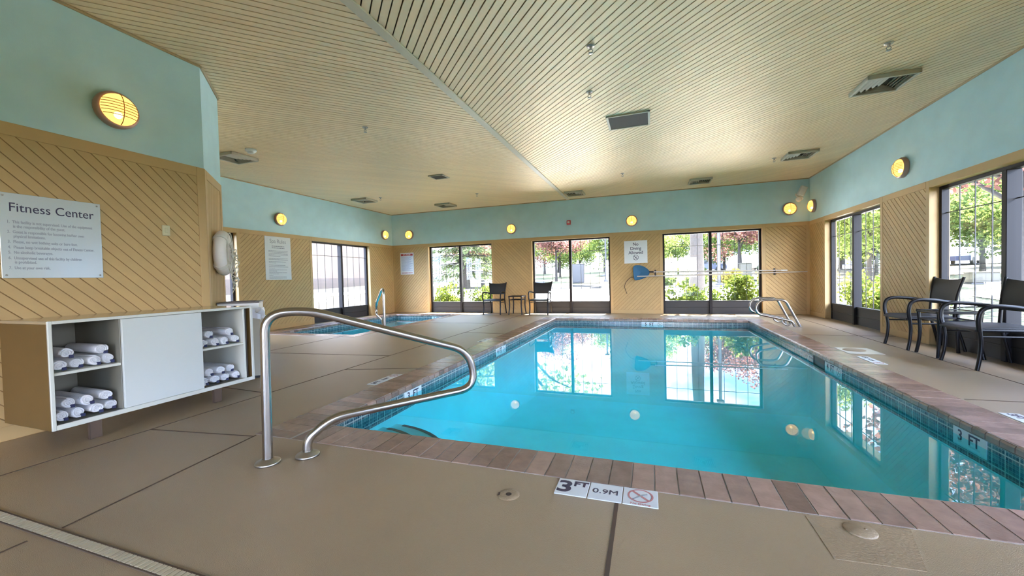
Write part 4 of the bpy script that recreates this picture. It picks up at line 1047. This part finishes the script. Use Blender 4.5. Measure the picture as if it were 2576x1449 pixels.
def leaf_cloud(mb, centres, size, rg, flat=.35, droop=0.0):
    for (c, rad, cnt) in centres:
        for _ in range(cnt):
            u, a = rg.uniform(-1, 1), rg.uniform(0, 6.283); r = rad*(rg.random()**.45); s = math.sqrt(1-u*u)
            p = Vector((c[0]+r*s*math.cos(a), c[1]+r*s*math.sin(a), c[2]+r*u*(1-flat)))
            n = Vector((rg.gauss(0, 1), rg.gauss(0, 1), rg.gauss(.5, .9))).normalized(); t = n.orthogonal().normalized(); t.rotate(Matrix.Rotation(rg.uniform(0, 6.283), 3, n)); b = n.cross(t)
            L = size*rg.uniform(.7, 1.3); w = L*.36
            mb.face([p-t*L*.5, p+b*w-t*L*.05, p+t*L*.5-n*L*.12, p-b*w-t*L*.05])
def make_tree(name, label, h, crown_z, crown_r, trunk_r, leaf, nleaf, size, seed, lean=0.0, limbs=6, spread=1.0):
    rg = random.Random(seed); o = thing(name, label, 'tree'); t = MB(); cs = []
    top = Vector((lean*h, 0, h*.8)); n = 9
    path = [Vector((lean*h*(i/n)**1.2+.05*trunk_r*math.sin(i*1.7), .08*trunk_r*math.cos(i*2.1), -.15+(top.z+.15)*i/n)) for i in range(n+1)]
    t.tube(path, [trunk_r*(1.25 if i == 0 else 1-.72*i/n) for i in range(n+1)], 12)
    for k in range(limbs):
        a = 6.283*k/limbs+rg.uniform(-.4, .4); f = rg.uniform(.38, .85); i = int(f*n); p = path[i]
        L = crown_r*rg.uniform(.6, 1.0)*spread; e = p+Vector((math.cos(a)*L, math.sin(a)*L, rg.uniform(.35, .9)*L))
        mid = p.lerp(e, .5)+Vector((0, 0, .12*L)); t.tube(smooth_path([p, mid, e], 4), [trunk_r*.42*(1-.08*j) for j in range(9)], 7)
        cs += [(tuple(e), crown_r*.46, nleaf//(limbs*2)), (tuple(mid+Vector((rg.uniform(-1, 1), rg.uniform(-1, 1), rg.uniform(0, 1)))*crown_r*.25), crown_r*.40, nleaf//(limbs*3))]
    for k in range(limbs):
        a = rg.uniform(0, 6.283); r = crown_r*rg.uniform(.2, .75); cs.append(((top.x+r*math.cos(a), r*math.sin(a), crown_z+rg.uniform(.1, 1.0)*(h-crown_z)), crown_r*.45, nleaf//(limbs*3)))
    t.build('trunk', M['bark'], o); c = MB(); leaf_cloud(c, cs, size, rg); c.build('crown', leaf, o); return o
def make_spruce(label, h, r, seed, nleaf=2600):
    rg = random.Random(seed); o = thing('spruce_tree', label, 'tree'); t = MB(); c = MB()
    t.tube([(0, 0, -.2), (0, 0, h*.5), (0, 0, h*.97)], [r*.105, r*.06, .02], 10)
    lev = 15
    for i in range(lev):
        z = h*(.13+.84*i/lev); R = r*(1-(i/lev)**1.15)+.15; nb = 8 if i < 9 else 6
        for k in range(nb):
            a = 6.283*(k+.5*(i % 2))/nb+rg.uniform(-.25, .25); L = R*rg.uniform(.8, 1.1); d = Vector((math.cos(a), math.sin(a), 0)); e = d*L+Vector((0, 0, z-.16*L))
            if i < 8: t.tube([Vector((0, 0, z)), (d*L*.5+Vector((0, 0, z-.04*L))), e], [.035, .022, .01], 5)
            for _ in range(nleaf//(lev*7)):
                f = rg.uniform(.15, 1.0); p = Vector((0, 0, z)).lerp(e, f)+Vector((rg.gauss(0, .13*L*.5), rg.gauss(0, .13*L*.5), rg.gauss(-.06, .07)))
                tn = (d+Vector((rg.gauss(0, .5), rg.gauss(0, .5), rg.uniform(-.7, .0)))).normalized(); s = tn.cross(Vector((rg.gauss(0, .3), rg.gauss(0, .3), 1))).normalized()
                ln = rg.uniform(.28, .5); c.face([p-s*.05, p+tn*ln*.5-s*.07, p+tn*ln, p+tn*ln*.5+s*.07])
    t.build('trunk', M['bark'], o); c.build('crown', M['needle'], o); return o
def plant(o, x, y, s=1.0, rz=0.0, label=None, sink=.05):
    o.location = (x, y, gz(x, y)-sink); o.scale = (s, s, s); o.rotation_euler = (0, 0, rz)
    if label: o['label'] = label
    return o
def copy_to(o, x, y, s, rz, label, group=None): return plant(dup(o, label, group=group), x, y, s, rz)
plant(make_spruce('big spruce with a bare lower trunk behind the spa-side far window', 11.5, 4.4, 2, 11000), -13.7, 28.1)
plant(make_tree('shade_tree', 'tall shade tree with thick grey trunk behind the window with the poles', 15, 8.5, 4.2, .33, M['leaf_lt'], 2600, .26, 5, lean=.008, limbs=7), 1.95, 20.1)
plant(make_tree('shade_tree', 'forked grey-trunked tree close behind the middle far window', 11, 5.0, 3.6, .19, M['leaf_lt'], 2000, .24, 9, lean=.03, limbs=7), -6.35, 20.6)
rm = plant(make_tree('red_tree', 'red-leaved tree filling the corner side of the window with the poles', 7.2, 1.3, 3.1, .15, M['leaf_red'], 7500, .19, 12, limbs=9), 6.9, 37.6)
copy_to(rm, -9.4, 41.0, .95, 1.1, 'orange-red tree beyond the grass island in the middle window')
copy_to(rm, -21.0, 44.5, .95, 2.2, 'red tree showing at the edge of the spa-side far window')
copy_to(rm, 10.9, 17.0, 1.15, 4.0, 'purple-red tree close outside the tall right window')
gt = plant(make_tree('green_tree', 'leafy green tree on the lawn outside the tall right window', 7.0, 1.1, 3.0, .15, M['leaf'], 8500, .21, 15, limbs=9), 19.6, 33.4)
gl_ = make_tree('green_tree', 'light green tree on the lawn beyond the tall right window, behind the leafy one', 7.5, 1.1, 3.2, .15, M['leaf_lt'], 8500, .21, 18, limbs=9); plant(gl_, 26.0, 30.6)
sp2 = plant(make_spruce('blue-green spruce at the driveway end of the middle window', 12, 3.4, 7, 3600), -4.4, 56)
lab = 'one of the green trees lining the far edge of the grounds'; grp = 'distant green trees'
tr_ = random.Random(33)
spec = [[x, y, 3.1*s, s, 'tree'] for x, y, s in ((-33, 52, 1.2), (-24, 55, 1.1), (-18, 50, 1.2), (-14, 60, 1.3), (-2.0, 66, 1.2), (-1.6, 57, .95), (8, 60, 1.0), (15, 44, 1.0),
                               (21, 54, 1.2), (30, 48, 1.2), (43, 44, 1.3), (41, 33, 1.2), (52, 40, 1.3), (-28, 44, 1.1), (5.5, 63.5, 1.1), (-11.5, 52, 1.0), (17.5, 50, 1.1), (-9.2, 47.5, .95), (-6.8, 50, .9), (-17, 43, 1.0), (15.2, 31, .8), (18.3, 28.8, .85), (26.5, 36.5, 1.0), (13, 47.5, 1.0), (9.5, 50, .9), (12.8, 35.5, .75), (33, 30, 1.1), (2.2, 61.5, 1.2), (-22.5, 50, 1.1), (28, 27, 1.0), (36, 22, 1.2), (17, 40, .9), (24, 38, 1.0))]
spec += [[x, y, 3.2*s, s, 'spruce'] for x, y, s in ((12.9, 40.5, .75), (-20, 58, 1.0), (30, 66, 1.1))]
fixed = [(-13.7, 28.1, 4.6), (1.95, 20.1, 4.4), (-6.35, 20.6, 3.8), (6.9, 37.6, 4.6), (-9.4, 41, 4.2), (-21.0, 44.5, 3.2), (10.9, 17, 3.6), (19.6, 33.4, 3.1), (26.0, 30.6, 3.3), (-4.4, 56, 3.5),
         (1.3, 54.8, 2.6), (6.4, 53.8, 2.6), (26.5, 47.5, 2.6), (12.5, 52, 2.6), (6.55, 33.6, .6), (14.4, 24.6, .8), (16.6, 36.5, .7), (-6.3, 36.5, .8), (-4, 38, .4)]
for it in range(400):                                               # let neighbouring crowns push each other apart
    for i, p in enumerate(spec):
        for q in fixed+[(u[0], u[1], u[2]) for k, u in enumerate(spec) if k != i]:
            dx, dy = p[0]-q[0], p[1]-q[1]; d = math.hypot(dx, dy) or .01; need = (p[2]+q[2])*(1.38 if q[2] > 2.7 else 1.1)
            if d < need: f = (need-d)*.3/d; p[0] += dx*f; p[1] += dy*f*.8
        p[0] = max(p[0], -25 if p[1] > 49.5 else -22.5)
        if p[0] < -13: p[1] = max(p[1], 45)
for i, (x, y, r_, s, kd) in enumerate(spec):
    if kd == 'tree': copy_to(gt if i % 2 else gl_, x, y, s, tr_.uniform(0, 6.28), lab, grp)
    else: copy_to(sp2, x, y, s, x, 'one of the small spruces among the distant green trees', 'distant spruces')
def make_shrub(label, mat, seed, n=1300, r=.5, h=1.05, size=.085):
    rg = random.Random(seed); o = thing('shrub', label, 'shrub'); t = MB(); c = MB(); cs = []
    for k in range(13):
        a = rg.uniform(0, 6.283); L = r*rg.uniform(.3, 1.0); e = Vector((math.cos(a)*L, math.sin(a)*L, h*rg.uniform(.45, 1.0)*(1-.35*L/r)))
        t.tube([(0, 0, -.05), (e.x*.35, e.y*.35, e.z*.55), tuple(e)], [.012, .008, .004], 5)
        cs += [(tuple(e), .20*r/.5, n//20), (tuple(e*.62), .18*r/.5, n//26)]
    t.build('stem', M['bark'], o); leaf_cloud(c, cs, size, rg, flat=.1); c.build('foliage', mat, o); return o
s1 = make_shrub('leafy bright green shrub under the window with the poles, beside the thick trunk', M['shrub'], 3); plant(s1, .95, 13.0, 1.05)
s2 = make_shrub('leafy bright green shrub under the window with the poles, toward the corner', M['shrub'], 6, h=1.25); plant(s2, 2.45, 12.95, 1.1)
copy_to(s1, 1.75, 14.1, .85, 2.0, 'smaller green shrub in front of the thick grey trunk')
copy_to(s2, 3.4, 14.0, .8, 1.0, 'green shrub half cut off by the last far window frame')
copy_to(s1, -7.0, 13.0, 1.15, 4.0, 'wide green shrub under the spa-side far window, corner side')
copy_to(s2, -6.15, 13.9, .9, 2.5, 'wide green shrub in the middle under the spa-side far window')
copy_to(s2, -5.3, 13.0, .95, 3.5, 'green shrub under the spa-side far window, nearest the small armchair')
copy_to(s1, 5.2, 12.6, 1.25, .5, 'tall green shrub outside the right window by the corner, far pane')
copy_to(s2, 5.4, 11.3, 1.15, 1.5, 'tall green shrub outside the right window by the corner, near pane')
copy_to(s1, 6.6, 13.4, 1.0, 5.5, 'green shrub further out beyond the right corner window')
y1 = make_shrub('yellow-green bush in the planting bed across the driveway, nearest the thick trunk', M['shrub_y'], 9, n=900, r=.9, h=1.1, size=.2); plant(y1, 5.0, 29.9)
copy_to(y1, 7.1, 29.4, 1.1, 1.0, 'yellow-green bush in the middle of the planting bed')
copy_to(y1, 9.4, 28.8, 1.15, 2.0, 'yellow-green bush at the corner end of the planting bed')
g2 = make_shrub('low dark green bush across the driveway beside the thick trunk', M['leaf'], 12, n=900, r=.95, h=.9, size=.2); plant(g2, .6, 30.5)
copy_to(g2, -1.6, 31.0, 1.0, 2.0, 'low dark green bush across the driveway, farther from the trunk')
copy_to(g2, 2.8, 31.6, 1.0, 4.0, 'low dark green bush directly behind the thick trunk')
for i, (x, lb) in enumerate(((2.4, 'clipped hedge bush before the silver car'), (.2, 'clipped hedge bush at the pane edge'), (4.6, 'clipped hedge bush between the two parked cars'))):
    copy_to(g2, x, 47.0, 1.0, i*1.3, lb)

def make_car(label, paint):
    o = thing('parked_car', label, 'car')
    L, Wd = 4.4, 1.76
    side = [(-2.2, .32), (-2.2, .72), (-2.1, .90), (-1.55, .98), (-1.0, 1.40), (-.5, 1.46), (.45, 1.44), (1.15, .98), (1.95, .86), (2.2, .66), (2.2, .32)]
    b = MB(); b.prism([(x, -Wd/2, z) for x, z in side], (0, Wd, 0)); b.build('car_body', paint, o)
    b = MB()
    for sy in (-1, 1): b.prism([(x, sy*(Wd/2+.004), z) for x, z in ((-1.35, 1.0), (-.92, 1.34), (.40, 1.36), (.95, 1.0))], (0, .004*sy, 0))
    b.build('side_window', M['carglass'], o)
    b = MB(); b.face([(.50, -.72, 1.425), (1.13, -.76, 1.00), (1.13, .76, 1.00), (.50, .72, 1.425)]); b.prism([(.52, -.70, 1.43), (1.14, -.74, 1.01), (1.14, .74, 1.01), (.52, .70, 1.43)], (.004, 0, .006)); b.build('windscreen', M['carglass'], o)
    for x in (-1.35, 1.35):
        for sy in (-1, 1):
            b = MB(); b.lathe([(.001, -.11), (.19, -.11), (.31, -.10), (.33, -.06), (.33, .06), (.31, .10), (.19, .11), (.001, .11)], 20, c=(x, sy*(Wd/2-.08), .32), axis='y'); b.build('wheel', M['tyre'], o)
    return o
for x, y, rz, paint, lb in ((1.3, 54.8, .1, 'car_g', 'pale silver car parked far behind the window with the poles'), (6.4, 53.8, 2.9, 'car_b', 'dark blue car parked far behind the thick grey trunk'),
                            (26.5, 47.5, .9, 'car_b', 'dark blue car parked beyond the tall right window'), (12.5, 52, .2, 'car_w', 'white car parked beyond the red-leaved tree')):
    c = make_car(lb, M[paint]); c.location = (x, y, gz(x, y)+.05); c.rotation_euler = (0, 0, rz)

def utility(name, label, x, y, w, d, h, mat):
    o = thing(name, label, 'utility box', loc=(x, y, gz(x, y)-.04))
    b = MB(); b.box((-w/2, -d/2, .10), (w/2, d/2, h), 0, .02); b.box((-w/2-.02, -d/2-.02, h), (w/2+.02, d/2+.02, h+.05), 0, .01); b.build('cabinet_shell', mat, o)
    b = MB(); b.box((-w/2+.05, -d/2-.012, .18), (w/2-.05, -d/2+.01, h-.06), 0, .006); b.build('cabinet_door', mat, o)
    b = MB(); b.box((-w/2-.08, -d/2-.08, -.1), (w/2+.08, d/2+.08, .10)); b.build('concrete_pad', M['kerb'], o)
utility('utility_cabinet', 'tall beige utility cabinet across the driveway beside the centre mullion', 6.55, 33.6, .75, .6, 1.35, M['boxb'])
utility('utility_cabinet', 'low wide beige utility box on the lawn outside the tall right window', 14.4, 24.6, .95, .6, .55, M['boxb'])
utility('utility_cabinet', 'beige utility cabinet outside the right window by the corner', 16.6, 36.5, .8, .6, 1.4, M['boxb'])
utility('utility_cabinet', 'grey slab-like cabinet beyond the grass island in the middle window', -6.3, 36.5, 1.05, .5, 1.75, M['postm'])
def post(x, y, h, r, label):
    o = thing('lamp_post', label, 'post', loc=(x, y, gz(x, y)-.05))
    b = MB(); b.tube([(0, 0, 0), (0, 0, h)], [r, r*.8], 12); b.build('post_shaft', M['postm'], o)
    b = MB(); b.box((-.2, -.2, h), (.2, .2, h+.12), 0, .02); b.build('lamp_head', M['postm'], o)
    b = MB(); b.lathe([(r*2.2, 0), (r*2.2, .25), (r*1.1, .3)], 14); b.build('footing', M['kerb'], o)
post(4.0, 27.9, 6.5, .11, 'dark lamp post just beside the thick grey trunk')
post(-4.0, 38.0, 5.5, .09, 'slim dark lamp post beyond the driveway in the middle window')
o = thing('bollard', 'short grey bollard near the big spruce', 'bollard', loc=(-12.7, 29.3, gz(-12.7, 29.3)-.05))
b = MB(); b.lathe([(.15, 0), (.15, .62), (.12, .70), (.001, .72)], 16); b.build('bollard_post', M['kerb'], o)
b = MB(); b.lathe([(.152, .50), (.156, .50), (.156, .58), (.152, .58)], 16); b.build('reflective_band', M['plastic_white'], o)

# neighbouring building across the lane
bl = thing('neighbour_building', 'pale stucco building with a stone base across the lane from the spa', 'building', loc=(0, 0, 0))
zb = gz(-27, 20)-.3
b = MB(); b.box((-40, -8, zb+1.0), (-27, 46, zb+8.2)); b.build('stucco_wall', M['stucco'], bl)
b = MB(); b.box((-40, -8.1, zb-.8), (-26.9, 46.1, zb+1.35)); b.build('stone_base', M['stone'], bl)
b = MB(); b.box((-40.2, -8.4, zb+8.2), (-26.85, 46.4, zb+8.6)); b.build('roof_edge', M['roof'], bl)
for y in (14.5, 22.0):
    b = MB(); b.box((-26.99, y-.25, zb+2.9), (-26.72, y+.25, zb+3.35), 0, .04); b.build('wall_light', M['postm'], bl)

# far hill
hl = MB()
def hillp(u, v):
    x = -170+340*u; y = 105+110*v
    z = 1.2+math.sin(math.pi*min(1, v*1.1)*.5)*(17+7*math.sin(u*7+1)+4*math.sin(u*17))*(.35+.65*math.sin(math.pi*u))+1.2*noise.noise(Vector((x*.06, y*.06, 0)))
    return (x, y, z)
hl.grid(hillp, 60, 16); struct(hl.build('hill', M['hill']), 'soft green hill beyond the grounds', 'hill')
